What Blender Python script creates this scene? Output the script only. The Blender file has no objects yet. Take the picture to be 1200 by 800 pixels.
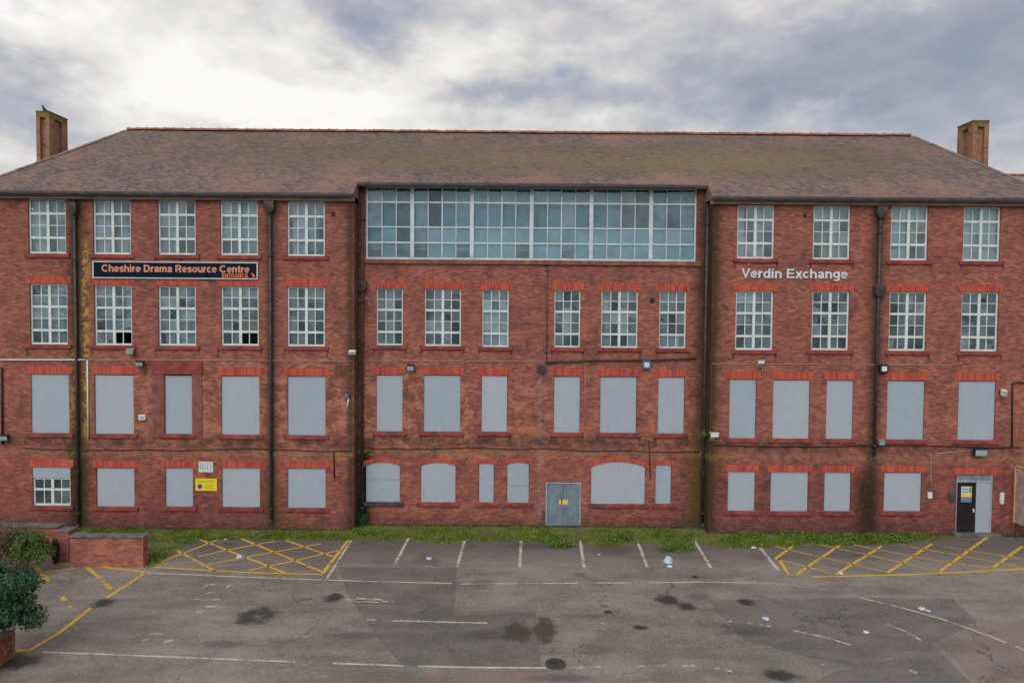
import bpy, bmesh, math, random
from mathutils import Vector, Matrix, noise as mnoise
random.seed(7)
R = math.radians
scene = bpy.context.scene
COL = scene.collection

# ------------------------------------------------------------------ camera
F = 800.0                       # focal length in photograph pixels (1200 wide)
PITCH, ROLL = R(1.93), R(0.45)
CAM_Y, CAM_Z = -29.6, 9.31
cam_data = bpy.data.cameras.new('camera')
cam_data.sensor_width = 36.0
cam_data.lens = 36.0 * F / 1200.0
cam_data.clip_start = 0.5
cam_data.clip_end = 6000
cam = bpy.data.objects.new('camera', cam_data)
COL.objects.link(cam)
CM = Matrix.Rotation(math.pi / 2 - PITCH, 4, 'X') @ Matrix.Rotation(ROLL, 4, 'Z')
cam.matrix_world = Matrix.Translation((0, CAM_Y, CAM_Z)) @ CM
scene.camera = cam
CO = Vector((0, CAM_Y, CAM_Z))

def ray(px, py):
    return (CM.to_3x3() @ Vector(((px - 600) / F, -(py - 400) / F, -1.0)))
def W(px, py, Y=0.0):           # measured point of the photo on the wall plane Y -> (X, Z)
    d = ray(px, py); t = (Y - CAM_Y) / d.y
    p = CO + d * t
    return p.x, p.z
def G(px, py, z=0.0):           # measured point of the photo on the ground
    d = ray(px, py); t = (z - CAM_Z) / d.z
    p = CO + d * t
    return p.x, p.y

# ------------------------------------------------------------------ light
SUN_EL, SUN_AZ = R(42), R(200)      # azimuth clockwise from +Y (north): behind the camera
EXPO = 0.55
scene.view_settings.view_transform = 'Standard'
scene.view_settings.look = 'None'
scene.view_settings.exposure = EXPO
scene.view_settings.gamma = 1.0
sd = bpy.data.lights.new('fill_sun', 'SUN')  # broad soft lamp added on the camera side to light the facade
sd.energy = 1.3
sd.angle = R(50)
sd.color = (1.0, 0.96, 0.90)
fill_sun = bpy.data.objects.new('fill_sun', sd)
COL.objects.link(fill_sun)
sdir = Vector((math.sin(SUN_AZ) * math.cos(SUN_EL), math.cos(SUN_AZ) * math.cos(SUN_EL), math.sin(SUN_EL)))
fill_sun.rotation_euler = (-sdir).to_track_quat('-Z', 'Y').to_euler()
fill_sun.location = (0, -40, 60)

def lin(r, g, b):
    f = lambda c: (c / 12.92 if c <= 0.04045 else ((c + 0.055) / 1.055) ** 2.4)
    return (f(r / 255), f(g / 255), f(b / 255), 1.0)

# ------------------------------------------------------------------ node helper
class NT:
    def __init__(s, tree):
        s.t = tree; s.n = tree.nodes; s.l = tree.links
    def put(s, sock, v):
        if v is None: return
        if hasattr(v, 'is_output'): s.l.new(v, sock)
        else:
            if sock.type == 'RGBA' and not isinstance(v, (int, float)) and len(v) == 3: v = (*v, 1)
            sock.default_value = v
    def node(s, t, **kw):
        n = s.n.new(t)
        for k, v in kw.items(): setattr(n, k, v)
        return n
    def m(s, op, a, b=None, c=None, clamp=False):
        n = s.node('ShaderNodeMath', operation=op, use_clamp=clamp)
        s.put(n.inputs[0], a); s.put(n.inputs[1], b)
        if c is not None: s.put(n.inputs[2], c)
        return n.outputs[0]
    def add(s, a, b): return s.m('ADD', a, b)
    def sub(s, a, b): return s.m('SUBTRACT', a, b)
    def mul(s, a, b): return s.m('MULTIPLY', a, b)
    def clamp(s, a): return s.m('ADD', a, 0.0, clamp=True)
    def xyz(s, x=0.0, y=0.0, z=0.0):
        n = s.node('ShaderNodeCombineXYZ')
        for i, v in enumerate((x, y, z)): s.put(n.inputs[i], v)
        return n.outputs[0]
    def sep(s, v):
        n = s.node('ShaderNodeSeparateXYZ'); s.put(n.inputs[0], v); return n.outputs
    def noise(s, vec, scale, detail=3.0, rough=0.55, dist=0.0):
        n = s.node('ShaderNodeTexNoise'); s.put(n.inputs['Vector'], vec)
        n.inputs['Scale'].default_value = scale; n.inputs['Detail'].default_value = detail
        n.inputs['Roughness'].default_value = rough; n.inputs['Distortion'].default_value = dist
        return n.outputs['Fac']
    def mapr(s, v, a, b, c=0.0, d=1.0, smooth=True):
        n = s.node('ShaderNodeMapRange', interpolation_type='SMOOTHSTEP' if smooth else 'LINEAR')
        s.put(n.inputs['Value'], v)
        for k, x in zip(('From Min', 'From Max', 'To Min', 'To Max'), (a, b, c, d)): n.inputs[k].default_value = x
        return n.outputs['Result']
    def mix(s, fac, a, b, blend='MIX'):
        n = s.node('ShaderNodeMix', data_type='RGBA', blend_type=blend)
        s.put(n.inputs[0], fac); s.put(n.inputs[6], a); s.put(n.inputs[7], b)
        return n.outputs[2]
    def ramp(s, fac, stops, interp='LINEAR'):
        n = s.node('ShaderNodeValToRGB'); cr = n.color_ramp; cr.interpolation = interp
        while len(cr.elements) < len(stops): cr.elements.new(0.5)
        for e, (p, c) in zip(cr.elements, stops):
            e.position = p; e.color = c if len(c) == 4 else (*c, 1)
        s.put(n.inputs[0], fac); return n.outputs[0]
    def pos(s):
        return s.node('ShaderNodeNewGeometry').outputs['Position']
    def gauss(s, x, z, cx, cz, sx, sz):
        a = s.m('POWER', s.mul(s.sub(x, cx), 1.0 / sx), 2.0)
        b = s.m('POWER', s.mul(s.sub(z, cz), 1.0 / sz), 2.0)
        return s.m('EXPONENT', s.mul(s.add(a, b), -1.0))
    def white(s, vec):
        n = s.node('ShaderNodeTexWhiteNoise', noise_dimensions='3D'); s.put(n.inputs[0], vec); return n.outputs['Value']

# ------------------------------------------------------------------ sky (overcast, broken cloud)
world = bpy.data.worlds.new('World'); scene.world = world; world.use_nodes = True
wt = NT(world.node_tree); wt.n.clear()
wout = wt.node('ShaderNodeOutputWorld')
sky = wt.node('ShaderNodeTexSky', sky_type='NISHITA')
sky.sun_disc = False; sky.sun_elevation = SUN_EL; sky.sun_rotation = SUN_AZ
bg1 = wt.node('ShaderNodeBackground'); bg1.inputs[1].default_value = 0.08
wt.l.new(sky.outputs[0], bg1.inputs[0])
wdir = wt.node('ShaderNodeTexCoord').outputs['Generated']
dx, dy, dz = wt.sep(wdir)
az = wt.m('ARCTAN2', dx, dy)
el = wt.m('ARCSINE', dz)
st = wt.xyz(dx, dy, wt.mul(dz, 1.9))
st2 = wt.xyz(dy, dx, wt.mul(dz, 1.9))
warp1 = wt.mul(wt.sub(wt.noise(st, 5.0, 6.0, 0.6), 0.5), 0.34)
warp2 = wt.mul(wt.sub(wt.noise(st2, 5.5, 6.0, 0.6), 0.5), 0.20)
azw = wt.add(az, warp1); elw = wt.add(el, warp2)
big = wt.noise(st, 2.4, 6.0, 0.58, 0.5)
fine = wt.noise(st2, 7.5, 8.0, 0.60, 0.25)
puff = wt.noise(st, 15.0, 6.0, 0.58, 0.3)
b = wt.add(wt.add(wt.mapr(big, 0.30, 0.70, 0.44, 0.80), wt.mul(wt.sub(fine, 0.5), 0.62)), wt.mul(wt.sub(puff, 0.5), 0.40))
def azel(px, py):
    d = ray(px, py).normalized(); return math.atan2(d.x, d.y), math.asin(d.z)
for px, py, sx, sy, amp in (
        (880, 105, .16, .055, -.24), (1090, 95, .22, .08, -.26), (930, 60, .25, .05, -.08), (1150, 20, .20, .06, -.10), (800, 25, .18, .05, -.20), (660, 30, .09, .05, -.10),
        (470, 25, .11, .045, -.34), (600, 118, .09, .022, -.26), (300, 72, .06, .016, -.16), (720, 100, .05, .03, -.12),
        (20, 115, .10, .045, -.34), (690, 75, .08, .025, .14), (980, 140, .08, .02, .22), (40, 180, .08, .03, .10),
        (160, 70, .24, .10, .26), (40, 30, .14, .06, .20), (300, 140, .30, .03, .16), (390, 115, .15, .05, .30), (560, 60, .06, .03, .14), (960, 8, .10, .025, .10), (740, 140, .06, .015, .12)):
    a, e = azel(px, py)
    b = wt.add(b, wt.mul(wt.gauss(azw, elw, a, e, sx, sy), amp))
ccol = wt.ramp(b, [(0.08, lin(148, 154, 168)), (0.34, lin(170, 174, 186)), (0.56, lin(202, 201, 203)),
                   (0.76, lin(231, 228, 223)), (1.0, lin(251, 248, 243))])
bg2 = wt.node('ShaderNodeBackground'); bg2.inputs[1].default_value = 1.0 / (2 ** EXPO) * 1.03
wt.l.new(ccol, bg2.inputs[0])
mixs = wt.node('ShaderNodeMixShader')
wt.put(mixs.inputs[0], wt.mapr(fine, 0.24, 0.42, 0.72, 0.97))
wt.l.new(bg1.outputs[0], mixs.inputs[1]); wt.l.new(bg2.outputs[0], mixs.inputs[2])
wt.l.new(mixs.outputs[0], wout.inputs[0])

# ------------------------------------------------------------------ materials
def new_mat(name):
    m = bpy.data.materials.new(name); m.use_nodes = True
    t = NT(m.node_tree); t.n.clear()
    out = t.node('ShaderNodeOutputMaterial'); p = t.node('ShaderNodeBsdfPrincipled')
    t.l.new(p.outputs[0], out.inputs[0])
    return m, t, p, out

def simple(name, col, rough=0.6, var=0.25, scale=6.0, metal=0.0, spec=0.3, grime=None):
    m, t, p, o = new_mat(name)
    P = t.pos()
    n = t.noise(P, scale, 5.0, 0.6)
    c = t.mix(t.mapr(n, 0.3, 0.7), [x * (1 - var) for x in col[:3]], [min(1, x * (1 + var)) for x in col[:3]])
    if grime:
        g = t.noise(P, scale * 0.35, 6.0, 0.65)
        c = t.mix(t.mapr(g, 0.5, 0.72, 0, 0.75), c, grime)
    t.put(p.inputs['Base Color'], c)
    p.inputs['Roughness'].default_value = rough; p.inputs['Metallic'].default_value = metal
    p.inputs['Specular IOR Level'].default_value = spec
    return m

XA = W(415, 430, 0)[0]; XB = W(832.5, 430, 0)[0]        # inner corners of the two wings
RECESS = 0.75
Z_BASE = W(600, 619.5, 0)[1]

# measured openings (photograph pixels)
TOP = [(33, 232.5, 77, 297), (109, 233, 153, 298), (185, 234, 229, 298.5), (258, 235, 302, 299), (336.5, 236, 380.5, 300)]
TOPR = [(864, 240.5, 907.5, 303), (953, 241, 996.5, 304), (1044, 241.5, 1087.5, 305), (1129, 242.5, 1172.5, 306)]
SEC = [(35, 332.5, 79, 403.5), (110.5, 334, 154.5, 404.5), (185.5, 335, 229.5, 405), (259, 335.5, 303, 405), (336.5, 336, 380.5, 405.7)]
SECR = [(862, 341, 906, 410), (951.5, 341, 995, 410.3), (1042, 342, 1085.5, 411), (1126.5, 342.3, 1170, 411.5)]
SECC = [(441, 338, 472, 404.5), (497.5, 338.5, 540, 405.3), (565, 339.5, 596, 406.5), (649.5, 340, 680, 407), (704.5, 340.3, 747.5, 407.5), (772.5, 341, 804, 408)]
FIR = [(36.5, 438, 81, 507.5), (111, 438.5, 156.5, 508.5), (193, 439, 225, 508.5), (259.5, 440, 304, 509.5), (337, 440.5, 381.5, 510)]
FIRR = [(854.7, 444, 886, 513.5), (905.7, 444.5, 948.7, 514), (968.3, 445, 999.5, 514.3), (1039.5, 445.5, 1083, 515), (1123, 446, 1166, 515.7)]
FIRC = [(441, 439, 471.5, 505.5), (496.5, 439, 539.5, 505.7), (564, 439.5, 594.5, 506), (649, 440.5, 679.5, 507), (703, 441, 746, 507.3), (771, 441.5, 802, 508)]
GND = [(38, 547, 82.5, 592.5), (113, 547.5, 157.5, 593.5), (194, 547.5, 226, 593.7), (260, 547.7, 304.5, 594.2), (337, 548.3, 381.5, 595)]
GNDR = [(853, 552, 884.5, 598.5), (903, 552.5, 947, 599), (966, 552.8, 997, 599), (1036, 553, 1079.5, 599)]
GNDC = [(428.5, 541, 469, 588, 4.5), (493, 541.5, 534, 588.5, 4.0), (561, 542.5, 579, 588.8, 1.0), (594, 541.3, 620, 589, 2.6), (692.5, 540.5, 756, 590.5, 6.5), (768, 544.5, 786.5, 590.5, .8)]

def brick_mat(name, stops, zoned=True, bump=0.5, mortar=(0.30, 0.20, 0.17)):
    m, t, p, o = new_mat(name)
    P = t.pos(); x, y, z = t.sep(P)
    nx, ny, nz = t.sep(t.node('ShaderNodeNewGeometry').outputs['True Normal'])
    side = t.m('GREATER_THAN', t.m('ABSOLUTE', nx), 0.6)
    u = t.add(t.mul(x, t.sub(1.0, side)), t.mul(y, side))
    row = t.m('FLOOR', t.mul(z, 1 / 0.075))
    uo = t.add(t.mul(u, 1 / 0.225), t.mul(t.m('MODULO', t.add(row, 1000.0), 2.0), 0.5))
    col = t.m('FLOOR', uo)
    rnd = t.white(t.xyz(col, row, 3.0))
    lowf = t.noise(P, 0.55, 5.0, 0.6)
    mid = t.noise(t.xyz(u, t.mul(z, 1.25), y), 4.2, 7.0, 0.76)
    v = t.add(t.add(t.add(t.mul(rnd, 0.28), .06), t.mul(mid, 0.60)), t.mul(t.sub(lowf, 0.5), 0.45))
    if zoned:
        org = t.add(t.mul(t.gauss(x, z, W(470, 470)[0], W(470, 480)[1], 8.0, 3.6), 0.22),
                    t.mul(t.gauss(x, z, W(250, 470)[0], W(250, 450)[1], 7.0, 2.2), 0.10))
        org = t.sub(org, t.mul(t.gauss(x, z, W(980, 600)[0], W(980, 600)[1], 9.0, 2.4), 0.16))
        org = t.sub(org, t.mul(t.gauss(x, z, W(200, 600)[0], W(200, 605)[1], 7.0, 1.6), 0.16))
        org = t.sub(org, t.mul(t.gauss(x, z, W(200, 280)[0], W(200, 270)[1], 16.0, 2.6), 0.05))
        rep_ = t.noise(t.xyz(u, t.mul(z, 1.5), 13.0), 1.15, 7.0, 0.74)
        v = t.add(v, t.mul(t.m('MAXIMUM', org, 0.07), t.mul(t.mapr(rep_, 0.47, 0.57, -0.35, 1.55), t.mapr(z, W(600, 410)[1], W(600, 450)[1], .35, 1.0))))
        v = t.add(v, t.m('MINIMUM', org, 0.0))
    c = t.ramp(v, stops)
    fz = t.m('FRACT', t.mul(z, 1 / 0.075)); fu = t.m('FRACT', uo)
    mort = t.m('MAXIMUM', t.m('LESS_THAN', fz, 0.15), t.m('LESS_THAN', fu, 0.05))
    c = t.mix(t.mul(mort, 0.62), c, mortar)
    # scattered pale spalled bricks
    rnd2 = t.white(t.xyz(col, row, 11.0))
    c = t.mix(t.mul(t.mapr(rnd2, 0.94, 0.97), t.mapr(mid, 0.45, 0.65, 0, 0.75)), c, (0.36, 0.20, 0.14))
    c = t.mix(t.mul(t.mapr(t.white(t.xyz(col, row, 23.0)), 0.89, 0.93), 0.36), c, (0.055, 0.03, 0.032))
    # patches of soot
    soot = t.noise(t.xyz(t.mul(u, 1.4), t.mul(z, 0.8), y), 0.8, 7.0, 0.68)
    c = t.mix(t.mapr(soot, 0.52, 0.70, 0, 0.55), c, (0.06, 0.038, 0.034))
    pale = t.noise(t.xyz(t.mul(u, .9), t.mul(z, 1.6), 7.0), 1.3, 7.0, 0.72)
    c = t.mix(t.mapr(pale, 0.55, 0.70, 0, 0.45), c, (0.40, 0.22, 0.16))
    if zoned:
        ragged = t.noise(P, 1.6, 6.0, 0.7)
        fr = t.noise(P, 4.0, 5.0, 0.72)
        def pipe(px, w, z0, z1, colr, amt, thr=(0.35, 0.6), Y=0.0):
            X = W(px, 400, Y)[0]
            g = t.m('EXPONENT', t.mul(t.m('POWER', t.mul(t.sub(t.add(x, t.mul(t.sub(ragged, 0.5), 0.35)), X), 1 / w), 2.0), -1.0))
            zz = t.mul(t.mapr(z, z0 - 0.5, z0 + 0.4), t.mapr(z, z1 - 0.5, z1 + 0.5, 1, 0))
            return t.mul(t.mul(t.mul(g, zz), t.mapr(fr, *thr)), amt), colr
        zt = W(600, 232)[1]
        L = [pipe(91, .42, 0, zt, (0.035, 0.03, 0.02), .95, (0.2, .5)),
             pipe(84, .16, W(0, 500)[1], W(0, 400)[1], (0.30, 0.19, 0.05), .85, (.47, .53)),
             pipe(101, .17, W(0, 515)[1], W(0, 285)[1], (0.42, 0.27, 0.05), .95, (.46, .53)),
             pipe(88, .40, -0.2, W(0, 515)[1], (0.04, 0.042, 0.014), .9, (.2, .5)),
             pipe(318, .26, 0, zt, (0.045, 0.033, 0.034), .85, (.1, .5)),
             pipe(316, .5, 0, W(0, 560)[1], (0.10, 0.075, 0.02), .75, (.35, .55)),
             pipe(411, .22, 0, W(0, 230)[1], (0.045, 0.032, 0.022), .8, (.2, .5)),
             pipe(428, .30, -.2, W(0, 520)[1], (0.012, 0.012, 0.008), .97, (.1, .4), .75),
             pipe(826, .45, -.2, W(0, 230)[1], (0.03, 0.026, 0.016), .9, (.15, .5), .75),
             pipe(818, .42, -.2, W(0, 500)[1], (0.10, 0.085, 0.018), .85, (.3, .55), .75),
             pipe(836, .14, -.2, W(0, 230)[1], (0.05, 0.04, 0.02), .7, (.3, .55)),
             pipe(1026, .32, -.2, zt, (0.045, 0.034, 0.028), .85, (.12, .5)),
             pipe(1018, .5, -.2, W(0, 545)[1], (0.028, 0.022, 0.012), .85, (.25, .5)),
             pipe(634, .13, 0, W(0, 432)[1], (0.34, 0.27, 0.26), .6, (.42, .62), .75)]
        for g, cc in L: c = t.mix(g, c, cc)
        # rain drips below the ends of the window sills
        def drip(px, py, Y, w=.05, h=.32):
            X, Z = W(px, py, Y)
            return t.m('EXPONENT', t.mul(t.m('POWER', t.mul(t.sub(x, X), 1 / w), 2.0), -1.0)), Z
        for (rows_, py, Y) in ((SECC, 410, RECESS), (SEC, 409, 0.0), (SECR, 415, 0.0), (FIRC, 511, RECESS), (TOPR, 308, 0.0)):
            acc = None
            for r in rows_:
                for px in (r[0] - 3, r[2] + 3):
                    g, Z = drip(px, py, Y); acc = g if acc is None else t.add(acc, g)
            zz = t.mul(t.mapr(z, Z - .55, Z - .1), t.m('LESS_THAN', z, Z))
            c = t.mix(t.mul(t.mul(acc, zz), t.mapr(fr, .35, .6, .25, .95)), c, (0.028, 0.020, 0.020))
        # sooty, lichen-yellow band under the first-floor sills, damp foot of the wall
        band = t.mul(t.m('EXPONENT', t.mul(t.m('POWER', t.mul(t.sub(z, W(600, 521)[1]), 1 / 0.24), 2.0), -1.0)), t.mapr(ragged, .4, .62))
        c = t.mix(t.mul(band, 0.85), c, (0.05, 0.04, 0.03))
        band2 = t.mul(t.m('EXPONENT', t.mul(t.m('POWER', t.mul(t.sub(z, W(600, 534)[1]), 1 / 0.16), 2.0), -1.0)), t.mapr(fr, .46, .58))
        c = t.mix(t.mul(band2, 0.75), c, (0.26, 0.17, 0.07))
        low_ = t.mul(t.mapr(z, W(600, 548)[1], W(600, 530)[1], 1, 0), t.mapr(ragged, .3, .6, .5, 1))
        c = t.mix(t.mul(low_, t.sub(.55, t.mul(t.gauss(x, z, W(600, 580)[0], 1.5, 6.5, 5.0), .45))), c, t.mix(1.0, c, (0.80, 0.62, 0.78), 'MULTIPLY'))
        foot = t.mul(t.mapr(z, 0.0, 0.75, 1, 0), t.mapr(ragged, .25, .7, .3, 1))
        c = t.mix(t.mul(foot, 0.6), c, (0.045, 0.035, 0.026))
    t.put(p.inputs['Base Color'], c)
    p.inputs['Roughness'].default_value = 0.88; p.inputs['Specular IOR Level'].default_value = 0.15
    bp = t.node('ShaderNodeBump'); bp.inputs['Strength'].default_value = bump; bp.inputs['Distance'].default_value = 0.012
    t.put(bp.inputs['Height'], t.add(t.sub(1.0, mort), t.mul(t.add(mid, rnd), 0.5)))
    t.put(p.inputs['Normal'], bp.outputs[0])
    return m

RED = [(0.22, (0.135, 0.050, 0.045)), (0.38, (0.210, 0.069, 0.057)), (0.53, (0.282, 0.092, 0.068)),
       (0.68, (0.385, 0.138, 0.084)), (0.92, (0.46, 0.20, 0.11))]
M = {}
M['brick'] = brick_mat('red_brick', RED)
M['brick_plain'] = brick_mat('wall_brick', [(a, tuple(v * 1.15 for v in c)) for a, c in RED], zoned=False)
M['moss_brick'] = simple('mossy_chimney_head', (0.155, 0.125, 0.045), .9, .35, 3.0, grime=(0.24, 0.13, 0.08))
M['brick_stack'] = brick_mat('chimney_brick', [(a, tuple(.45 * v + .55 * w_ for v, w_ in zip((c[0] * 1.2, c[1] * 1.9, c[2] * 1.6), (0.30, 0.155, 0.10)))) for a, c in RED], zoned=False)

def soldier_mat():                         # lintels of rubbed red bricks set on end
    m, t, p, o = new_mat('red_lintel_brick')
    P = t.pos(); x, y, z = t.sep(P)
    f = t.mul(x, 1 / 0.075); k = t.m('FLOOR', f)
    rnd = t.white(t.xyz(k, t.m('FLOOR', t.mul(z, 1 / 0.6)), 5.0))
    n = t.noise(P, 2.0, 5.0, .65)
    c = t.ramp(t.add(t.mul(rnd, .5), t.mul(n, .5)), [(0.2, (0.27, 0.050, 0.042)), (0.5, (0.43, 0.078, 0.050)), (0.85, (0.50, 0.12, 0.07))])
    mort = t.m('LESS_THAN', t.m('FRACT', f), 0.12)
    c = t.mix(t.mul(mort, .5), c, (0.2, 0.1, 0.08))
    c = t.mix(t.mapr(t.noise(P, 1.1, 6.0, .7), .55, .75, 0, .6), c, (0.12, 0.045, 0.04))
    t.put(p.inputs['Base Color'], c); p.inputs['Roughness'].default_value = .8; p.inputs['Specular IOR Level'].default_value = .2
    return m
M['lintel'] = soldier_mat()
M['sill'] = simple('red_painted_sill', (0.24, 0.05, 0.045), .7, .35, 2.5, grime=(0.075, 0.035, 0.035))
M['sill_dark'] = simple('dark_painted_sill', (0.075, 0.055, 0.085), .7, .35, 2.5)
M['render_red'] = simple('red_rendered_surround', (0.205, 0.078, 0.066), .8, .3, 3.0, grime=(0.26, 0.10, 0.07))
M['board'] = None

def board_mat():
    m, t, p, o = new_mat('grey_painted_board')
    P = t.pos(); x, y, z = t.sep(P)
    oi = t.node('ShaderNodeObjectInfo').outputs['Random']
    n = t.noise(P, 3.0, 6.0, .65); n2 = t.noise(t.xyz(t.mul(x, 5.0), y, t.mul(z, 1.2)), 1.6, 5.0, .7)
    c = t.ramp(t.add(t.mul(n, .55), t.mul(n2, .45)), [(0.3, (0.29, 0.34, 0.405)), (0.55, (0.33, 0.395, 0.475)), (0.8, (0.41, 0.455, 0.51))])
    c = t.mix(t.mul(t.mapr(t.noise(P, 9.0, 3.0, .6), .66, .76), .35), c, (0.2, 0.2, 0.22))
    c = t.mix(.40, c, t.mix(oi, (0.29, 0.37, 0.45), (0.44, 0.45, 0.50)))
    run = t.noise(t.xyz(t.mul(x, 9.0), y, t.mul(z, .5)), 1.1, 5.0, .7)
    c = t.mix(t.mapr(run, .56, .74, 0, .4), c, (0.20, 0.23, 0.27))
    c = t.mix(t.mapr(t.noise(t.xyz(x, 5.0, z), 14.0, 2.0, .5), .70, .76, 0, .5), c, (0.13, 0.12, 0.13))
    t.put(p.inputs['Base Color'], c); p.inputs['Roughness'].default_value = .55; p.inputs['Specular IOR Level'].default_value = .3
    bp = t.node('ShaderNodeBump'); bp.inputs['Strength'].default_value = .25; bp.inputs['Distance'].default_value = .02
    t.put(bp.inputs['Height'], t.noise(P, 1.6, 3.0, .5)); t.put(p.inputs['Normal'], bp.outputs[0])
    return m
M['board'] = board_mat()
M['frame'] = simple('white_window_paint', (0.60, 0.66, 0.65), .5, .12, 5.0, grime=(0.46, 0.50, 0.48))
M['frame_blue'] = simple('pale_blue_white_paint', (0.50, 0.58, 0.64), .5, .12, 3.0, grime=(0.38, 0.44, 0.46))
M['dark_iron'] = simple('dark_iron', (0.05, 0.043, 0.046), .55, .35, 4.0, spec=.4)
M['gutter'] = simple('brown_black_gutter', (0.068, 0.055, 0.064), .5, .3, 2.0, spec=.4)
M['fascia'] = simple('beige_fascia', (0.24, 0.19, 0.165), .7, .25, 2.0)
M['steel_door'] = simple('blue_grey_steel', (0.20, 0.26, 0.32), .45, .18, 3.0, metal=.2)
M['steel_frame'] = simple('grey_steel_trim', (0.30, 0.34, 0.38), .5, .15, 3.0)
M['black_door'] = simple('black_door_paint', (0.018, 0.016, 0.017), .35, .3, 6.0)
M['white_plastic'] = simple('white_plastic', (0.62, 0.64, 0.66), .45, .1, 8.0)
M['cream_plastic'] = simple('cream_plastic', (0.6, 0.55, 0.42), .45, .1, 8.0)
M['black_plastic'] = simple('black_plastic', (0.02, 0.02, 0.023), .4, .2, 8.0)
M['grey_plastic'] = simple('grey_plastic', (0.22, 0.23, 0.25), .5, .2, 8.0)
M['blue_box'] = simple('blue_plastic', (0.06, 0.17, 0.30), .4, .15, 8.0)
M['lens'] = simple('lamp_glass', (0.30, 0.42, 0.48), .15, .1, 9.0, spec=.6)
M['cable_dark'] = simple('black_cable', (0.022, 0.02, 0.02), .6, .2, 8.0)
M['cable_pale'] = simple('pale_cable', (0.38, 0.30, 0.27), .6, .2, 8.0)
M['curtain'] = simple('pale_net_curtain', (0.56, 0.66, 0.66), .9, .2, 3.0)
M['curtain_grey'] = simple('grey_curtain', (0.32, 0.40, 0.42), .9, .25, 3.0)
M['curtain_yellow'] = simple('yellow_curtain', (0.42, 0.36, 0.12), .9, .2, 3.0)
M['blind'] = simple('teal_vertical_blind', (0.27, 0.43, 0.51), .8, .2, 1.2)
M['film'] = simple('frosted_panel', (0.38, 0.54, 0.59), .6, .25, 1.4)
M['room'] = simple('room_paint', (0.16, 0.17, 0.18), .9, .2, 1.0)
M['room_floor'] = simple('room_floor', (0.12, 0.10, 0.085), .8, .2, 1.0)
M['coping'] = simple('stone_coping', (0.13, 0.125, 0.13), .85, .35, 4.0, grime=(0.05, 0.052, 0.035))
M['plywood'] = simple('mauve_brown_panel', (0.44, 0.33, 0.31), .8, .25, 2.0, grime=(0.34, 0.20, 0.17))
M['batten'] = simple('pale_timber_batten', (0.55, 0.36, 0.17), .75, .15, 4.0)
M['sign_navy'] = simple('navy_sign_board', (0.003, 0.014, 0.026), .7, .1, 2.0, spec=.08)
M['sign_salmon'] = simple('salmon_lettering', (0.62, 0.25, 0.16), .6, .08, 4.0)
M['sign_orange'] = simple('orange_lettering', (0.80, 0.17, 0.02), .6, .08, 4.0)
M['sign_white'] = simple('white_letter', (0.56, 0.63, 0.70), .5, .06, 6.0)
M['yellow'] = simple('yellow_sign', (0.72, 0.64, 0.02), .5, .06, 6.0)
M['purple'] = simple('purple_print', (0.16, 0.03, 0.42), .5, .05, 6.0)
M['print_grey'] = simple('grey_print', (0.22, 0.25, 0.25), .6, .1, 9.0)
M['print_olive'] = simple('olive_print', (0.28, 0.25, 0.03), .6, .1, 9.0)
M['paper'] = simple('pale_notice', (0.50, 0.58, 0.56), .7, .1, 9.0)
M['pblue'] = simple('blue_print', (0.08, 0.22, 0.55), .6, .05, 9.0)
M['pred'] = simple('red_print', (0.6, 0.10, 0.07), .6, .05, 9.0)
M['pgreen'] = simple('green_print', (0.12, 0.36, 0.12), .6, .05, 9.0)
M['pyellow'] = simple('yellow_print', (0.72, 0.58, 0.08), .6, .05, 9.0)
M['litter_white'] = simple('white_litter', (0.62, 0.66, 0.72), .6, .12, 14.0)
M['litter_blue'] = simple('blue_litter', (0.42, 0.51, 0.68), .6, .25, 14.0)
M['bird'] = simple('dark_feathers', (0.02, 0.021, 0.027), .6, .3, 30.0)
M['bark'] = simple('twig_bark', (0.16, 0.11, 0.08), .9, .3, 9.0)
M['ridge'] = simple('red_ridge_tile', (0.26, 0.10, 0.07), .85, .35, 3.0, grime=(0.19, 0.16, 0.07))
M['far_roof'] = simple('pale_green_roof', (0.23, 0.25, 0.20), .85, .2, 1.0, grime=(0.17, 0.2, 0.12))
M['weed'] = None

def leaf_mat(name, a, b2, c2, scale=2.5):
    m, t, p, o = new_mat(name)
    P = t.pos(); n = t.noise(P, scale, 4.0, .6); n2 = t.noise(P, 23.0, 2.0, .6)
    c = t.ramp(t.add(t.mul(n, .65), t.mul(n2, .35)), [(0.3, a), (0.5, b2), (0.7, c2)])
    t.put(p.inputs['Base Color'], c); p.inputs['Roughness'].default_value = .6; p.inputs['Specular IOR Level'].default_value = .2
    return m
M['grass'] = leaf_mat('grass_blades', (0.045, 0.075, 0.012), (0.125, 0.175, 0.022), (0.25, 0.28, 0.05), 1.5)
M['weed'] = leaf_mat('weed_leaf', (0.05, 0.09, 0.02), (0.10, 0.17, 0.03), (0.17, 0.24, 0.05), 2.0)
M['ivy'] = leaf_mat('dark_hedge_leaf', (0.016, 0.042, 0.024), (0.034, 0.090, 0.048), (0.10, 0.16, 0.07), 3.5)
M['shrub'] = leaf_mat('shrub_leaf', (0.05, 0.07, 0.02), (0.08, 0.125, 0.03), (0.12, 0.20, 0.045), 2.6)
M['brown_leaf'] = leaf_mat('dry_leaf', (0.07, 0.065, 0.03), (0.14, 0.115, 0.07), (0.21, 0.18, 0.12), 3.5)

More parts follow.
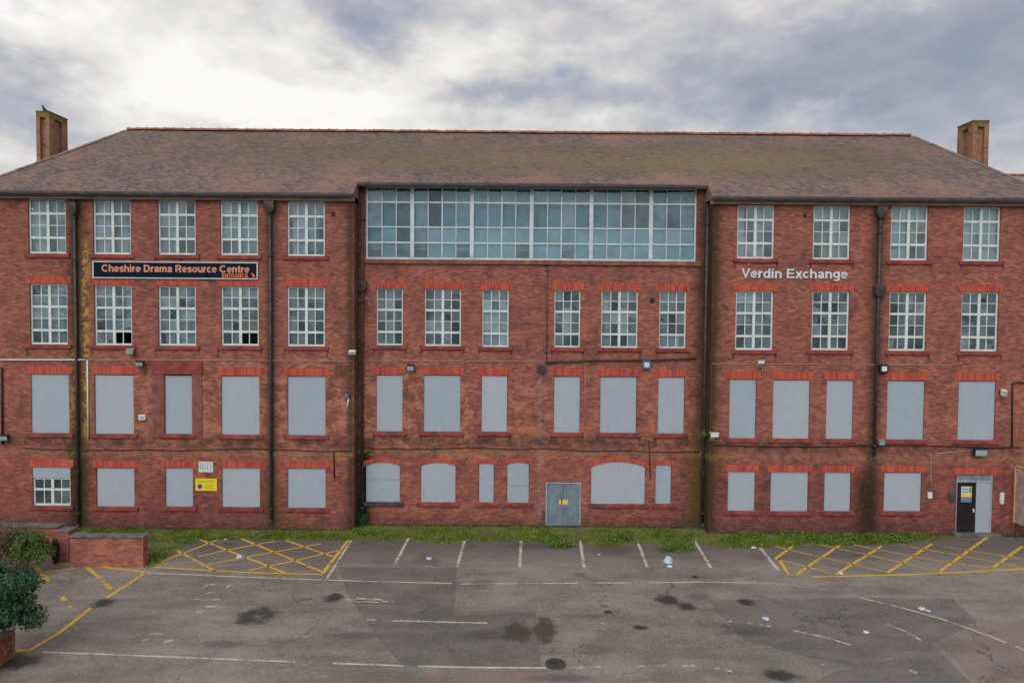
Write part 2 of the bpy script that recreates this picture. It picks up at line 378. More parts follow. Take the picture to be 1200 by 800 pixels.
def roof_mat():
    m, t, p, o = new_mat('weathered_clay_tiles')
    P = t.pos(); x, y, z = t.sep(P)
    g = 0.085
    row = t.m('FLOOR', t.mul(z, 1 / g)); uo = t.add(t.mul(t.add(x, y), 1 / 0.17), t.mul(t.m('MODULO', row, 2.0), .5))
    rnd = t.white(t.xyz(t.m('FLOOR', uo), row, 2.0))
    low = t.noise(t.xyz(x, y, t.mul(z, 1.6)), .35, 6.0, .62)
    mid = t.noise(t.xyz(x, y, t.mul(z, 2.2)), 1.7, 6.0, .68)
    fr = t.noise(t.xyz(x, y, t.mul(z, 2.0)), 5.5, 4.0, .7)
    v = t.add(t.mul(rnd, .38), t.add(t.mul(mid, .45), t.mul(low, .25)))
    c = t.ramp(v, [(0.25, (0.105, 0.088, 0.100)), (0.45, (0.158, 0.129, 0.132)), (0.62, (0.215, 0.163, 0.152)), (0.85, (0.31, 0.205, 0.17))])
    # reddish cleaner tiles near the middle, moss and lichen on the upper slope
    zu = W(600, 190, 2.0)[1]
    ms = t.add(t.mul(t.gauss(x, z, W(560, 190, 2)[0], zu, 11.0, 1.0), .22), t.mul(t.gauss(x, z, W(880, 190, 2)[0], zu, 6.5, 1.1), .26))
    up = t.mul(t.mapr(z, zu - 1.3, zu + .9), .09)
    ms = t.add(t.mul(ms, .8), up)
    clump = t.noise(t.xyz(x, y, t.mul(z, 1.6)), 3.3, 7.0, .78)
    c = t.mix(t.mapr(t.add(t.add(t.mul(mid, .4), t.mul(clump, .6)), ms), .54, .68, 0, .62), c, (0.158, 0.132, 0.094))
    c = t.mix(t.mapr(t.add(clump, ms), .71, .80, 0, .7), c, (0.215, 0.175, 0.085))
    c = t.mix(t.mapr(t.sub(clump, t.mul(ms, .4)), .56, .66, 0, .5), c, (0.085, 0.072, 0.074))
    c = t.mix(t.mapr(t.sub(t.add(t.mul(low, .6), t.mul(fr, .4)), t.mul(ms, .3)), .49, .60, 0, .75), c, (0.30, 0.170, 0.145))
    c = t.mix(t.mapr(t.noise(P, 2.3, 7.0, .72), .56, .70, 0, .6), c, (0.055, 0.048, 0.052))
    c = t.mix(t.mapr(t.noise(t.xyz(z, x, y), .8, 7.0, .7), .52, .68, 0, .55), c, (0.20, 0.15, 0.15))
    t.put(p.inputs['Base Color'], c); p.inputs['Roughness'].default_value = .85; p.inputs['Specular IOR Level'].default_value = .2
    bp = t.node('ShaderNodeBump'); bp.inputs['Strength'].default_value = .5; bp.inputs['Distance'].default_value = .03
    t.put(bp.inputs['Height'], t.add(rnd, t.mul(fr, 1.2))); t.put(p.inputs['Normal'], bp.outputs[0])
    return m
M['roof'] = roof_mat()

def asphalt_mat(name, dark, light, tint=None):
    m, t, p, o = new_mat(name)
    P = t.pos(); x, y, z = t.sep(P)
    low = t.noise(P, .16, 6.0, .6, .4); mid = t.noise(P, .9, 7.0, .66); gr = t.noise(t.xyz(x, t.mul(y, .6), z), 11.0, 6.0, .9)
    streak = t.noise(t.xyz(t.mul(x, .35), t.mul(y, 1.5), 0.0), 1.0, 6.0, .65)
    v = t.add(t.add(t.mul(low, .35), t.mul(mid, .3)), t.add(t.mul(gr, .62), t.mul(t.sub(streak, .5), .30)))
    v = t.sub(v, .13)
    c = t.mix(t.mapr(v, .40, .60), dark, light)
    c = t.mix(t.mapr(t.noise(t.xyz(t.mul(x, .8), t.mul(y, 1.3), 9.0), 2.6, 7.0, .75), .55, .72, 0, .38), c, [d * .62 for d in dark])
    c = t.mix(t.mapr(t.noise(t.xyz(x, y, 21.0), 3.4, 6.0, .75), .58, .74, 0, .4), c, [min(1, d * 1.25) for d in light])
    c = t.mix(t.mapr(t.noise(P, .5, 8.0, .72, .6), .60, .72, 0, .35), c, [d * .55 for d in dark])
    c = t.mix(t.mapr(t.noise(t.xyz(y, x, 3.0), .33, 6.0, .68), .58, .74, 0, .3), c, (0.16, 0.115, 0.10))
    # silt and moss washed out from the verge
    silt = t.mapr(t.add(y, t.mul(t.sub(t.noise(P, .9, 7.0, .72), .5), 3.2)), -4.6, -1.6, 0, .62)
    c = t.mix(silt, c, (0.072, 0.062, 0.060))
    if tint: c = t.mix(t.mapr(t.noise(P, 1.1, 6.0, .7), .45, .65, 0, .6), c, tint)
    vor = t.node('ShaderNodeTexVoronoi', feature='DISTANCE_TO_EDGE'); t.put(vor.inputs['Vector'], t.node('ShaderNodeVectorMath', operation='ADD').outputs[0])
    va = vor.inputs['Vector'].links[0].from_node; t.put(va.inputs[0], P)
    nn = t.node('ShaderNodeTexNoise'); nn.inputs['Scale'].default_value = .8; nn.inputs['Detail'].default_value = 5; t.put(nn.inputs['Vector'], P)
    sc = t.node('ShaderNodeVectorMath', operation='SCALE'); t.put(sc.inputs[0], nn.outputs['Color']); sc.inputs['Scale'].default_value = 3.0
    t.put(va.inputs[1], sc.outputs[0]); vor.inputs['Scale'].default_value = .22
    crack = t.mul(t.mapr(vor.outputs['Distance'], .0, .012, 1, 0), t.mapr(t.noise(P, .4, 3.0), .48, .6))
    c = t.mix(t.mul(crack, .65), c, (0.03, 0.028, 0.028))
    t.put(p.inputs['Base Color'], c); p.inputs['Roughness'].default_value = .85; p.inputs['Specular IOR Level'].default_value = .25
    bp = t.node('ShaderNodeBump'); bp.inputs['Strength'].default_value = .35; bp.inputs['Distance'].default_value = .02
    t.put(bp.inputs['Height'], t.add(gr, mid)); t.put(p.inputs['Normal'], bp.outputs[0])
    return m
M['asphalt'] = asphalt_mat('worn_asphalt', (0.140, 0.123, 0.113), (0.258, 0.229, 0.211))
M['asphalt_dark'] = asphalt_mat('patched_asphalt', (0.110, 0.099, 0.095), (0.180, 0.161, 0.154))
M['asphalt_red'] = asphalt_mat('reddish_asphalt', (0.14, 0.118, 0.112), (0.225, 0.190, 0.18), (0.24, 0.155, 0.145))
M['earth'] = simple('rough_ground', (0.09, 0.085, 0.06), .95, .4, .3)
M['foot_strip'] = simple('dark_brown_strip', (0.045, 0.042, 0.028), .95, .45, 2.5)

def worn(name, col, thr, rough=.7, scale=4.0):      # thin paint or stain with ragged worn gaps
    m, t, p, o = new_mat(name)
    P = t.pos()
    n = t.add(t.mul(t.noise(P, scale, 6.0, .75), .6), t.mul(t.noise(P, scale * .22, 4.0, .6), .4))
    t.put(p.inputs['Base Color'], t.mix(t.noise(P, 3.0, 5.0, .7), [x * .72 for x in col], [min(1, x * 1.2) for x in col]))
    p.inputs['Roughness'].default_value = rough
    tr = t.node('ShaderNodeBsdfTransparent'); mx = t.node('ShaderNodeMixShader')
    t.put(mx.inputs[0], t.mapr(n, thr - .07, thr + .07))
    t.l.new(tr.outputs[0], mx.inputs[1]); t.l.new(p.outputs[0], mx.inputs[2]); t.l.new(mx.outputs[0], o.inputs[0])
    return m
M['line_white'] = worn('white_line_paint', (0.50, 0.47, 0.40), .445)
M['line_worn'] = worn('worn_white_line_paint', (0.46, 0.43, 0.38), .50)
M['line_yellow'] = worn('yellow_line_paint', (0.62, 0.38, 0.045), .41)
M['line_yellow_worn'] = worn('worn_yellow_line_paint', (0.54, 0.34, 0.06), .44)

def stain_mat(name, col, amt, ring=False):                      # soft edged stain: object coordinates, radial fade
    m, t, p, o = new_mat(name)
    tc = t.node('ShaderNodeTexCoord').outputs['Object']; x, y, z = t.sep(tc)
    r = t.m('SQRT', t.add(t.mul(x, x), t.mul(y, y)))
    n = t.noise(t.pos(), 1.9, 8.0, .75)
    if ring: r = t.add(t.m('ABSOLUTE', t.sub(r, .46)), .40)
    t.put(p.inputs['Base Color'], col); p.inputs['Roughness'].default_value = .6
    tr = t.node('ShaderNodeBsdfTransparent'); mx = t.node('ShaderNodeMixShader')
    t.put(mx.inputs[0], t.mul(t.mapr(t.add(r, t.mul(t.sub(n, .5), 1.9)), .35, .95, 1, 0), amt))
    t.l.new(tr.outputs[0], mx.inputs[1]); t.l.new(p.outputs[0], mx.inputs[2]); t.l.new(mx.outputs[0], o.inputs[0])
    return m
M['stain'] = stain_mat('oil_stain', (0.035, 0.033, 0.036), .68)
M['stain_ring'] = stain_mat('tyre_ring_stain', (0.045, 0.041, 0.046), .66, True)
M['stain_brown'] = stain_mat('brown_stain', (0.075, 0.058, 0.045), .72)
M['stain_soft'] = stain_mat('faint_stain', (0.07, 0.062, 0.06), .24)

def glass_mat(name, tint, refl, pane_tone, amt):
    m, t, p, o = new_mat(name); t.n.remove(p)
    rnd = t.m('FRACT', t.add(t.node('ShaderNodeNewGeometry').outputs['Random Per Island'], t.node('ShaderNodeObjectInfo').outputs['Random']))
    fre = t.node('ShaderNodeFresnel'); fre.inputs[0].default_value = 1.5
    tr = t.node('ShaderNodeBsdfTransparent'); tr.inputs[0].default_value = (*tint, 1)
    gl = t.node('ShaderNodeBsdfGlossy'); gl.inputs['Roughness'].default_value = .04; gl.inputs[0].default_value = (.82, .95, 1, 1)
    df = t.node('ShaderNodeBsdfDiffuse')                                      # teal-blue diffuse tone mixed into the glass, uneven from pane to pane
    t.put(df.inputs[0], t.mix(t.m('FRACT', t.mul(rnd, 7.0)), pane_tone, [x * f for x, f in zip(pane_tone, (1.5, 1.2, 1.15))]))
    mx0 = t.node('ShaderNodeMixShader'); P = t.pos()
    t.put(mx0.inputs[0], t.mul(t.mapr(t.noise(P, 1.7, 6.0, .65), .25, .75, .25, 1.0), t.add(t.mul(t.m('POWER', rnd, 1.6), amt), .20)))
    t.l.new(tr.outputs[0], mx0.inputs[1]); t.l.new(df.outputs[0], mx0.inputs[2])
    mx = t.node('ShaderNodeMixShader'); t.put(mx.inputs[0], t.add(t.add(fre.outputs[0], refl), t.mul(t.m('FRACT', t.mul(rnd, 13.0)), .06)))
    bp = t.node('ShaderNodeBump'); bp.inputs['Strength'].default_value = .25; bp.inputs['Distance'].default_value = .04
    t.put(bp.inputs['Height'], t.noise(P, 1.3, 2.0)); t.put(gl.inputs['Normal'], bp.outputs[0])
    t.l.new(mx0.outputs[0], mx.inputs[1]); t.l.new(gl.outputs[0], mx.inputs[2]); t.l.new(mx.outputs[0], o.inputs[0])
    return m
M['glass'] = glass_mat('window_glass', (.80, .92, .96), .05, (.20, .35, .44), .44)
M['glass_band'] = glass_mat('studio_glass', (.70, .92, .97), .05, (.16, .33, .42), .40)

# ------------------------------------------------------------------ mesh helpers
class MB:
    def __init__(s): s.v = []; s.f = []
    def poly(s, pts):
        b0 = len(s.v); s.v += [tuple(p) for p in pts]; s.f.append(list(range(b0, b0 + len(pts))))
    def box(s, x0, x1, y0, y1, z0, z1):
        b0 = len(s.v)
        s.v += [(x0, y0, z0), (x1, y0, z0), (x1, y1, z0), (x0, y1, z0), (x0, y0, z1), (x1, y0, z1), (x1, y1, z1), (x0, y1, z1)]
        s.f += [[b0 + i for i in q] for q in ((0, 3, 2, 1), (4, 5, 6, 7), (0, 1, 5, 4), (1, 2, 6, 5), (2, 3, 7, 6), (3, 0, 4, 7))]
        return s
    def prism(s, pts, off):            # polygon (ordered so that its normal faces the viewer) and its extrusion by off
        n = len(pts); b0 = len(s.v)
        s.v += [tuple(p) for p in pts] + [tuple(Vector(p) + Vector(off)) for p in pts]
        s.f.append([b0 + i for i in range(n)]); s.f.append([b0 + n + i for i in reversed(range(n))])
        for i in range(n):
            j = (i + 1) % n
            s.f.append([b0 + j, b0 + i, b0 + n + i, b0 + n + j])
        return s
    def tube(s, path, r, n=8, r1=None, cap=True):
        path = [Vector(p) for p in path]; rings = []
        for i, p in enumerate(path):
            a = path[max(0, i - 1)]; b2 = path[min(len(path) - 1, i + 1)]
            d = (b2 - a).normalized(); up = Vector((0, 0, 1)) if abs(d.z) < .9 else Vector((0, 1, 0))
            e1 = d.cross(up).normalized(); e2 = d.cross(e1)
            rr = r if r1 is None else r + (r1 - r) * i / max(1, len(path) - 1)
            b0 = len(s.v)
            for k in range(n):
                t_ = 2 * math.pi * k / n; s.v.append(tuple(p + e1 * math.cos(t_) * rr + e2 * math.sin(t_) * rr))
            rings.append(b0)
        for a, b2 in zip(rings, rings[1:]):
            for k in range(n): s.f.append([a + k, a + (k + 1) % n, b2 + (k + 1) % n, b2 + k])
        if cap:
            s.f.append([rings[0] + k for k in reversed(range(n))]); s.f.append([rings[-1] + k for k in range(n)])
        return s
    def build(s, name, mat, parent=None, bevel=0.0, smooth=False, label=None, cat=None, group=None, kind=None):
        me = bpy.data.meshes.new(name); me.from_pydata(s.v, [], s.f); me.update()
        if bevel or not smooth:
            pass
        if bevel:
            bm = bmesh.new(); bm.from_mesh(me)
            bmesh.ops.bevel(bm, geom=bm.edges[:], offset=bevel, segments=1, affect='EDGES', clamp_overlap=True)
            bm.to_mesh(me); bm.free()
        if mat: me.materials.append(mat)
        if smooth:
            for p in me.polygons: p.use_smooth = True
        o = bpy.data.objects.new(name, me); COL.objects.link(o)
        if parent: o.parent = parent
        return tag(o, label, cat, group, kind)

def tag(o, label=None, cat=None, group=None, kind=None):
    if label: o['label'] = label
    if cat: o['category'] = cat
    if group: o['group'] = group
    if kind: o['kind'] = kind
    return o
def empty(name, label, cat, loc=(0, 0, 0), group=None):
    o = bpy.data.objects.new(name, None); COL.objects.link(o); o.location = loc
    o.empty_display_size = .3
    return tag(o, label, cat, group)

# ------------------------------------------------------------------ ground
gm = MB(); gm.poly([(-2500, -1500, -.004), (2500, -1500, -.004), (2500, 3500, -.004), (-2500, 3500, -.004)])
gm.build('ground', M['earth'], kind='structure')
cp = MB(); cp.poly([(-34, -34, 0), (40, -34, 0), (40, 0.9, 0), (-34, 0.9, 0)])
CARPARK = cp.build('car_park', M['asphalt'], kind='structure')

PZ = [0]
def patch(pts, mat, name='asphalt_patch', z=.004):
    z = z + .0009 * PZ[0]; PZ[0] += 1
    m = MB(); P = [(*G(*p), z) for p in pts]
    out = []
    for i, p in enumerate(P):
        q = P[(i + 1) % len(P)]
        for k in range(6):
            a = Vector(p).lerp(Vector(q), k / 6); j = .035 if k else 0
            out.append((a.x + random.uniform(-j, j), a.y + random.uniform(-j, j), z))
    ar = sum(out[i][0] * out[(i + 1) % len(out)][1] - out[(i + 1) % len(out)][0] * out[i][1] for i in range(len(out)))
    if ar < 0: out.reverse()
    m.poly(out); return m.build(name, mat, CARPARK)
patch([(397, 664), (536, 664.5), (531, 722), (628, 716), (634, 782), (470, 778), (440, 745), (405, 690)], M['asphalt_dark'])
patch([(828, 702), (1010, 700), (1118, 702), (1146, 729), (1098, 751), (1040, 771), (1010, 783), (930, 765), (870, 748)], M['asphalt_dark'])
patch([(1092, 754), (1150, 812), (930, 812), (975, 789), (1040, 773)], M['asphalt_dark'])
patch([(1100, 751), (1150, 732), (1216, 727), (1216, 812), (1155, 812)], M['asphalt_red'])
patch([(450, 812), (530, 786), (660, 784), (740, 812)], M['asphalt_red'])

def line(pts, w, mat, name='parking_line', z=.009):
    P = [Vector((*G(*p), z)) for p in pts]; m = MB()
    # resample so that the edge wanders slightly
    Q = []
    for a, b2 in zip(P, P[1:]):
        n = max(1, int((b2 - a).length / .35))
        Q += [a.lerp(b2, i / n) for i in range(n)]
    Q.append(P[-1]); L = []; Rr = []
    for i, p in enumerate(Q):
        d = (Q[min(i + 1, len(Q) - 1)] - Q[max(i - 1, 0)]).normalized(); n = Vector((-d.y, d.x, 0))
        L.append(p + n * (w / 2 + random.uniform(-.008, .008))); Rr.append(p - n * (w / 2 + random.uniform(-.008, .008)))
    for i in range(len(Q) - 1): m.poly([Rr[i], Rr[i + 1], L[i + 1], L[i]])
    return m.build(name, mat, CARPARK)
LW, LO, LY, LYW = M['line_white'], M['line_worn'], M['line_yellow'], M['line_yellow_worn']
for pts in ([(479, 630), (462, 662)], [(545, 631), (536, 664)], [(611, 631), (609, 665)], [(680, 633), (684.5, 665)],
            [(746.5, 633), (759, 665)], [(813, 632), (833, 665)]):
    line(pts, .115, LW)
for pts in ([(170, 671), (260, 675), (383, 679.5)], [(385, 679.6), (530, 683.5)], [(540, 684), (640, 683.5), (677, 683)], [(700, 683), (746, 682.5)],
            [(760, 682.5), (830, 682), (900, 683)], [(1008, 700), (1055, 711.5), (1100, 724), (1137, 737)],
            [(1137, 737), (1160, 745), (1179, 753)], [(1190, 757), (1216, 767)], [(50, 764), (150, 767.5), (347, 775.5)],
            [(390, 777), (473, 780)], [(490, 780.5), (560, 782), (640, 782.5)], [(460, 727), (571, 730)]):
    line(pts, .085, LW)
for pts in ([(900, 683), (935, 686.5), (967, 691.5)], [(362, 777), (376, 777.6)], [(664, 782.5), (704, 781.5)], [(745, 780.5), (781, 779.5)], [(800, 780), (815, 780)],
            [(838, 783), (859, 786.5)], [(430, 726), (441, 726.4)], [(702, 730), (708, 730)], [(400, 702), (463, 705)],
            [(876, 730), (905, 734)], [(930, 738.5), (965, 746), (997, 755.5)], [(1038, 731), (1060, 739), (1079, 750)],
            [(962, 777.5), (978, 784)], [(1066, 785), (1075, 788.5)], [(854, 728), (858, 728)], [(320, 719.5), (336, 720)], [(345, 746), (361, 746)]):
    line(pts, .10, LO)
line([(416, 702), (446, 704)], .3, LO, 'worn_arrow_mark')
line([(383, 678), (411.5, 633)], .10, LW); line([(378, 672), (408.5, 632)], .13, LY, 'hatch_line')
line([(886, 636), (912, 668)], .15, LW)
for pts in ([(180, 664.5), (240, 668), (300, 671), (378, 673)], [(182, 662), (206, 644)], [(206, 644), (252, 669)], [(232, 631), (334, 671)],
            [(283, 631), (378, 670)], [(335, 633), (390, 652)], [(182, 661), (258, 631)], [(224, 654), (262, 645), (322, 634)],
            [(240, 662), (300, 650.5), (376, 637)], [(292, 668), (345, 657), (400, 644)]):
    line(pts, .105, LY, 'hatch_line')
for pts in ([(913, 655), (924, 673), (935, 674)], [(952, 676), (1070, 673), (1127, 670.5), (1200, 666.5), (1216, 665)], [(908, 655), (931, 638)],
            [(933, 673), (988, 636)], [(979, 673), (1033, 640)], [(1040, 671), (1092, 637)], [(1099, 671), (1163, 625)], [(1160, 667.5), (1198, 640)],
            [(1163, 625), (1216, 625)]):
    line(pts, .12, LY, 'hatch_line')
for pts in ([(908, 640), (997, 660.5), (1036, 669.5)], [(911, 655), (976, 672)], [(957, 637), (1030, 653), (1101, 669.5)], [(1000, 638), (1050, 648), (1100, 657), (1163, 666)],
            [(1052, 638), (1110, 648), (1216, 668)], [(1105, 640), (1216, 658)]):
    line(pts, .105, LYW, 'hatch_line')
for pts in ([(64, 660), (110, 663), (170, 670)], [(170, 671), (148, 686), (125, 700)], [(107, 712), (70, 741), (36, 761)]):
    line(pts, .13, LY, 'hatch_line')
for pts in ([(41, 664), (58, 682)], [(50, 671), (88, 665.5)], [(100, 663), (118, 678)], [(120, 680), (131, 691)], [(72, 699), (77, 704)], [(81, 710), (85, 711)], [(31, 736), (36, 738)]):
    line(pts, .15, LYW, 'hatch_line')
line([(20, 762), (36, 763)], .16, LYW, 'hatch_line')
for pts in ([(224, 702.5), (258, 702.5)], [(236, 690), (243, 685), (255, 684)], [(266, 688), (272, 684.5)], [(240, 695), (252, 694)], [(228, 717), (245, 716.5)],
            [(176, 742.5), (201, 742.7)], [(199, 737), (216, 737)], [(168, 749.5), (174, 750)], [(192, 752), (207, 749)], [(240, 711), (256, 710)]):
    line(pts, .13, LO, 'faded_road_lettering')

def stain(px, py, wx, wy, mat, name='oil_stain', z=.0125):
    x, y = G(px, py); x1, _ = G(px + wx / 2, py); _, y1 = G(px, py - wy / 2)
    m = MB(); m.poly([(math.cos(a), math.sin(a), 0) for a in [2 * math.pi * k / 20 for k in range(20)]])
    o = m.build(name, mat, CARPARK); o.location = (x, y, z); o.scale = ((x1 - x) * 1.45, (y1 - y) * 1.5, 1)
    return o
for i, a in enumerate([(302, 721, 40, 16, 'stain_ring'), (875, 705, 20, 7, 'stain'), (392, 700, 22, 9, 'stain'), (606, 741, 30, 22, 'stain_brown'), (638, 737, 22, 26, 'stain_brown'),
          (783, 703, 26, 9, 'stain'), (804, 711, 20, 8, 'stain'), (700, 762, 40, 12, 'stain_soft'), (750, 735, 16, 5, 'stain'), (914, 791, 34, 13, 'stain'),
          (120, 706, 26, 8, 'stain'), (500, 656, 30, 10, 'stain_soft'), (820, 700, 30, 8, 'stain_soft'), (690, 722, 60, 5, 'stain_soft'), (712, 717, 10, 4, 'stain'),
          (60, 681, 26, 5, 'stain_soft'), (565, 684, 24, 12, 'stain_soft'), (680, 673, 12, 5, 'stain_soft'), (815, 676, 8, 3, 'stain'), (875, 741, 50, 8, 'stain_soft'),
          (620, 640, 60, 8, 'stain_soft'), (720, 643, 40, 12, 'stain_soft'), (560, 745, 60, 10, 'stain_soft'), (260, 755, 80, 8, 'stain_soft'), (420, 745, 70, 8, 'stain_soft'),
          (660, 795, 70, 8, 'stain_soft'), (15, 775, 60, 16, 'stain')]):
    stain(*a[:4], M[a[4]], z=.0125 + i * .0007)

def manhole(px, py, wpx, label):
    x, y = G(px, py); r = abs(G(px + wpx / 2, py)[0] - x)
    o = empty('manhole_cover', label, 'manhole cover', (x, y, 0))
    ring = MB(); n = 28
    for k in range(n):
        a, b2 = 2 * math.pi * k / n, 2 * math.pi * (k + 1) / n
        ring.poly([(math.cos(a) * r, math.sin(a) * r, .035), (math.cos(b2) * r, math.sin(b2) * r, .035), (math.cos(b2) * r * .88, math.sin(b2) * r * .88, .037), (math.cos(a) * r * .88, math.sin(a) * r * .88, .037)])
        ring.poly([(math.cos(a) * r, math.sin(a) * r, 0), (math.cos(b2) * r, math.sin(b2) * r, 0), (math.cos(b2) * r, math.sin(b2) * r, .035), (math.cos(a) * r, math.sin(a) * r, .035)])
    ring.build('rim', M['dark_iron'], o)
    lid = MB(); lid.poly([(math.cos(2 * math.pi * k / n) * r * .87, math.sin(2 * math.pi * k / n) * r * .87, .034) for k in range(n)])
    for i in range(-3, 4):
        for j in range(-3, 4):
            if i * i + j * j < 12: lid.box(i * r * .2 - .02, i * r * .2 + .02, j * r * .2 - .02, j * r * .2 + .02, .034, .041)
    lid.build('lid', M['dark_iron'], o)
manhole(651, 778, 24, 'round dark manhole cover on the white line near the front of the car park')

# ------------------------------------------------------------------ building
B = empty('brick_building', 'four-storey red brick building with boarded windows and hipped tiled roof', 'building', (0, 0, 0))
Z_EAVE = W(600, 233.5, 0)[1]                 # top of wing walls
Z_EAVE_C = W(622, 217.5, RECESS)[1]          # top of centre wall
X_L = W(-36, 430, 0)[0]; X_R = W(1238, 430, 0)[0]
DEPTH = 9.0

def rect(px0, py0, px1, py1, Y):
    cx, cy = (px0 + px1) / 2, (py0 + py1) / 2
    return W(px0, cy, Y)[0], W(px1, cy, Y)[0], W(cx, py1, Y)[1], W(cx, py0, Y)[1]     # x0,x1,z0,z1

DOORC = (639.5, 565, 680.5, 621)
DOORR = (1120.5, 555.5, 1163, 625)
BAND = (429, 217.5, 816, 305)

wall = MB()
REV = .13
def holed_wall(x0, x1, z0, z1, Y, holes):
    xs = sorted({x0, x1, *[h[0] for h in holes], *[h[1] for h in holes]}); zs = sorted({z0, z1, *[h[2] for h in holes], *[h[3] for h in holes]})
    xs = [x for x in xs if x0 - 1e-6 <= x <= x1 + 1e-6]; zs = [z for z in zs if z0 - 1e-6 <= z <= z1 + 1e-6]
    for i in range(len(xs) - 1):
        k = 0
        while k < len(zs) - 1:
            cx = (xs[i] + xs[i + 1]) / 2
            inside = lambda kk: any(h[0] < cx < h[1] and h[2] < (zs[kk] + zs[kk + 1]) / 2 < h[3] for h in holes)
            if inside(k): k += 1; continue
            k2 = k
            while k2 + 1 < len(zs) - 1 and not inside(k2 + 1): k2 += 1
            wall.poly([(xs[i], Y, zs[k]), (xs[i + 1], Y, zs[k]), (xs[i + 1], Y, zs[k2 + 1]), (xs[i], Y, zs[k2 + 1])])
            k = k2 + 1
    for a, b2, c, d in holes:
        d2 = min(d, z1); c2 = max(c, z0)
        wall.poly([(a, Y, c2), (a, Y, d2), (a, Y + REV, d2), (a, Y + REV, c2)])
        wall.poly([(b2, Y, c2), (b2, Y + REV, c2), (b2, Y + REV, d2), (b2, Y, d2)])
        wall.poly([(a, Y, d2), (b2, Y, d2), (b2, Y + REV, d2), (a, Y + REV, d2)])
        wall.poly([(a, Y, c2), (a, Y + REV, c2), (b2, Y + REV, c2), (b2, Y, c2)])
hl = [rect(*r, 0) for r in TOP + SEC + FIR + GND]
hr = [rect(*r, 0) for r in TOPR + SECR + FIRR + GNDR]
dr = list(rect(*DOORR, 0)); dr[2] = .02; hr.append(tuple(dr))
hc = [rect(*r[:4], RECESS) for r in SECC + FIRC + GNDC]
dc = list(rect(*DOORC, RECESS)); dc[2] = .02; hc.append(tuple(dc))
bx = list(rect(*BAND, RECESS)); bx[3] = Z_EAVE_C - .04; hc.append(tuple(bx))
holed_wall(X_L, XA, 0, Z_EAVE, 0, hl)
holed_wall(XB, X_R, 0, Z_EAVE, 0, hr)
XCA, XCB = XA, XB
holed_wall(XCA, XCB, 0, Z_EAVE_C, RECESS, hc)
wall.poly([(XA, 0, 0), (XA, RECESS, 0), (XA, RECESS, Z_EAVE + .1), (XA, 0, Z_EAVE)])          # side of left wing
wall.poly([(XB, RECESS, 0), (XB, 0, 0), (XB, 0, Z_EAVE), (XB, RECESS, Z_EAVE + .1)])
wall.poly([(XA, RECESS, Z_EAVE - .2), (XA, 0.0, Z_EAVE - .2), (XA, RECESS, Z_EAVE_C)])
for X, fl in ((X_L, 1), (X_R, 0)):
    q = [(X, 0, 0), (X, DEPTH, 0), (X, DEPTH, Z_EAVE), (X, 0, Z_EAVE)]
    wall.poly(q[::-1] if fl else q)
wall.poly([(X_R, DEPTH, 0), (X_L, DEPTH, 0), (X_L, DEPTH, Z_EAVE), (X_R, DEPTH, Z_EAVE)])
# spandrels beside the segmental arches
def arc(x0, x1, zt, rise, n=14):
    return [(x0 + (x1 - x0) * k / n, zt - rise * (2 * k / n - 1) ** 2) for k in range(n + 1)]
for r in GNDC:
    x0, x1, z0, z1 = rect(*r[:4], RECESS); rise = r[4] * 30.3 / F
    A = arc(x0, x1, z1, rise)
    for (xa, za), (xb, zb) in zip(A, A[1:]):
        if z1 - min(za, zb) < .002: continue
        wall.poly([(xa, RECESS, za), (xb, RECESS, zb), (xb, RECESS, z1), (xa, RECESS, z1)])
        wall.poly([(xa, RECESS, za), (xa, RECESS + REV, za), (xb, RECESS + REV, zb), (xb, RECESS, zb)])
wall.build('wall', M['brick'], B)
ib = MB()
for px_y in (323, 426, 530):
    z = W(600, px_y, 0)[1]; ib.box(X_L + .3, X_R - .3, RECESS + .35, 4.6, z - .15, z)
ib.build('floor_slab', M['room_floor'], B)
ib = MB(); ib.box(X_L + .3, X_R - .3, 4.6, 4.8, 0, Z_EAVE + .6)
for px in (100, 320, 420, 630, 830, 1020): 
    x = W(px, 400)[0]; ib.box(x - .06, x + .06, RECESS + .3, 4.59, 0.01, Z_EAVE - .02)
ib.build('inner_wall', M['room'], B)

# sills and lintels -------------------------------------------------
def sill_of(parent, r, Y, mat=None, over=.17, h=.17):
    x0, x1, z0, z1 = r
    m = MB(); m.box(x0 - over, x1 + over, Y - .075, Y + .10, z0 - h, z0 - .002)
    return m.build('sill', mat or M['sill'], parent, bevel=.012)
def lintel_of(parent, r, Y, h=.33, over=.18):
    x0, x1, z0, z1 = r
    m = MB(); z2 = z1 + h
    m.prism([(x0 - over * .7, Y - .012, z1 - .001), (x1 + over * .7, Y - .012, z1 - .001), (x1 + over, Y - .012, z2), (x0 - over, Y - .012, z2)], (0, .05, 0))
    return m.build('lintel', M['lintel'], parent)

# windows -----------------------------------------------------------
def drape(x0, x1, z0, z1, Y, mat, parent, name='curtain', pitch=.16, amp=.03):
    n = max(4, int((x1 - x0) / pitch * 4)); m = MB(); pts = []
    ph = random.uniform(0, 6)
    for k in range(n + 1):
        x = x0 + (x1 - x0) * k / n; pts.append((x, Y + amp * math.sin(ph + x / pitch * 2 * math.pi)))
    for (xa, ya), (xb, yb) in zip(pts, pts[1:]): m.poly([(xa, ya, z0), (xb, yb, z0), (xb, yb, z1), (xa, ya, z1)])
    return m.build(name, mat, parent)

